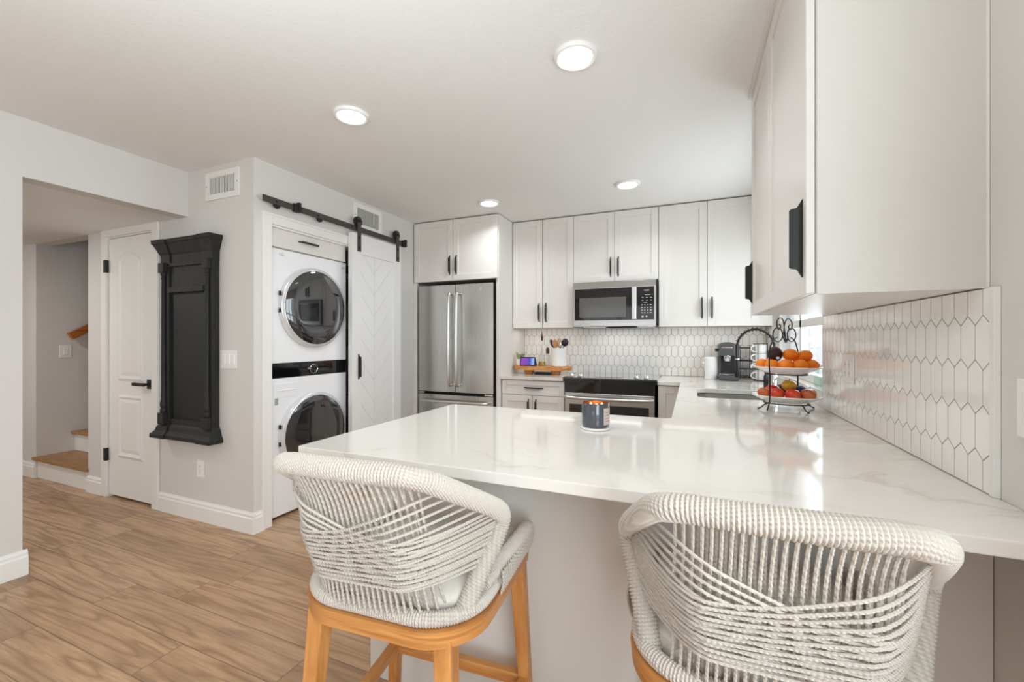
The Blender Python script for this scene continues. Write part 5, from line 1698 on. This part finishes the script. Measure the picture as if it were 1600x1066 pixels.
    m = MB(); wrapped_tube(m, [(p[0], p[1], 0.657) for p in ro], 0.0155, True, 0.0062, 12)
    m.build('seat_rail', M['rope'], root, smooth=True, local=True)
    # low side rails with their cords, one of each per side
    for s in (-1, 1):
        m = MB()
        wrapped_tube(m, smoothpath([(s * 0.218, -0.115, 0.690), (s * 0.230, -0.02, 0.700), (s * 0.236, 0.08, 0.703), (s * 0.237, 0.158, 0.703), (s * 0.235, 0.193, 0.692), (s * 0.232, 0.203, 0.668), (s * 0.230, 0.201, 0.650)], 8), 0.0185, False, 0.0066, 14)
        m.build('side_rail', M['rope'], root, smooth=True, local=True)
        m = MB()
        for k in range(19):
            y = -0.075 + 0.255 * k / 18
            for dx in (-0.019, 0.019):
                rope(m, [(s * (0.235 + dx), y, 0.703), (s * (0.236 + dx * 0.9), y + 0.006, 0.672), (s * (0.234 + dx * 0.6), y + 0.010, 0.643)], 0.0030)
        m.build('side_cords', M['rope'], root, smooth=True, local=True)
    # back weave
    def yb(z): return -0.226 - 0.112 * (z - 0.66) / 0.33
    wing = [p for p in sp if p.x > 0 and p.z < 0.975 and p.y > -0.27]
    wing.sort(key=lambda p: p.z)
    def wing_at(z):
        for a, b in zip(wing, wing[1:]):
            if a.z <= z <= b.z: return a.lerp(b, (z - a.z) / max(1e-6, b.z - a.z))
        return wing[0] if z < wing[0].z else wing[-1]
    m = MB()
    NV = 23
    for k in range(NV):
        u = -1 + 2 * k / (NV - 1)
        xt, xb = 0.146 * u, 0.150 * u
        yo = 0.010 * u * u
        for side in (-1, 1):
            o_ = 0.0195 if side > 0 else -0.0195 + 0.012 * abs(u) ** 4
            sh = 0.0035 * side
            yt = -0.340 + 0.028 * abs(u) ** 3
            ybot = YB + 0.004 + (0.035 * abs(u) ** 4)
            P = [(xt + sh, yt + o_ * 0.9, 0.996 - 0.002 - 0.010 * abs(u) ** 3), (xt * 1.0 + sh, yt + o_ * 0.45 + 0.03, 0.92), (xb + sh, (yt + ybot) / 2 + o_ * 0.25, 0.83),
                 (xb + sh, ybot + o_ * 0.45 - 0.028, 0.745), (xb * 1.03 + sh, ybot + o_ * 0.9, 0.662)]
            rope(m, smoothpath(P, 6), 0.0030)
    m.build('back_cords', M['rope'], root, smooth=True, local=True)
    m = MB()
    NA = 12
    for mir in (-1, 1):
        for k in range(NA):
            t = k / (NA - 1)
            zl = 0.950 - 0.200 * t                      # start on one wing
            zr = 0.862 - 0.122 * t                      # end on the other, lower
            pl, pr = wing_at(zl), wing_at(zr)
            off_ = -0.0075 - 0.0045 * (1 if mir > 0 else 0) - 0.002 * (k % 2)
            pts = []
            N = 26
            for i in range(N + 1):
                s = i / N
                u = -1 + 2 * s
                z = zl + (zr - zl) * (s * s * (3 - 2 * s)) - (0.008 + 0.030 * (1 - t)) * math.sin(PI * s)
                x_edge = pl.x if u < 0 else pr.x
                y_edge = pl.y if u < 0 else pr.y
                au = abs(u)
                x = u * x_edge * (1 - 0.10 * (1 - au))
                b = max(0.0, (au - 0.45) / 0.55)
                y = (yb(z) - 0.012 + off_) * (1 - b ** 1.7) + y_edge * (b ** 1.7)
                if k % 2: x *= 0.995
                pts.append((-mir * x * 1.0, y, z))
            # both ends wrap the outside of the wing tube
            rope(m, pts, 0.0029)
    m.build('cross_cords', M['rope'], root, smooth=True, local=True)
    return root
s1 = make_stool()
tag(s1, 'woven rope counter stool with wooden legs, left one, standing by the end of the peninsula', 'bar stool', 'woven rope counter stools')
s1.location = (-0.672, 0.985, 0); s1.rotation_euler = (0, 0, math.radians(4))
s2 = copy_tree(s1)
s2['label'] = 'woven rope counter stool close to the camera at lower right, seen from behind'
s2.location = (0.125, 1.038, 0); s2.rotation_euler = (0, 0, math.radians(0))
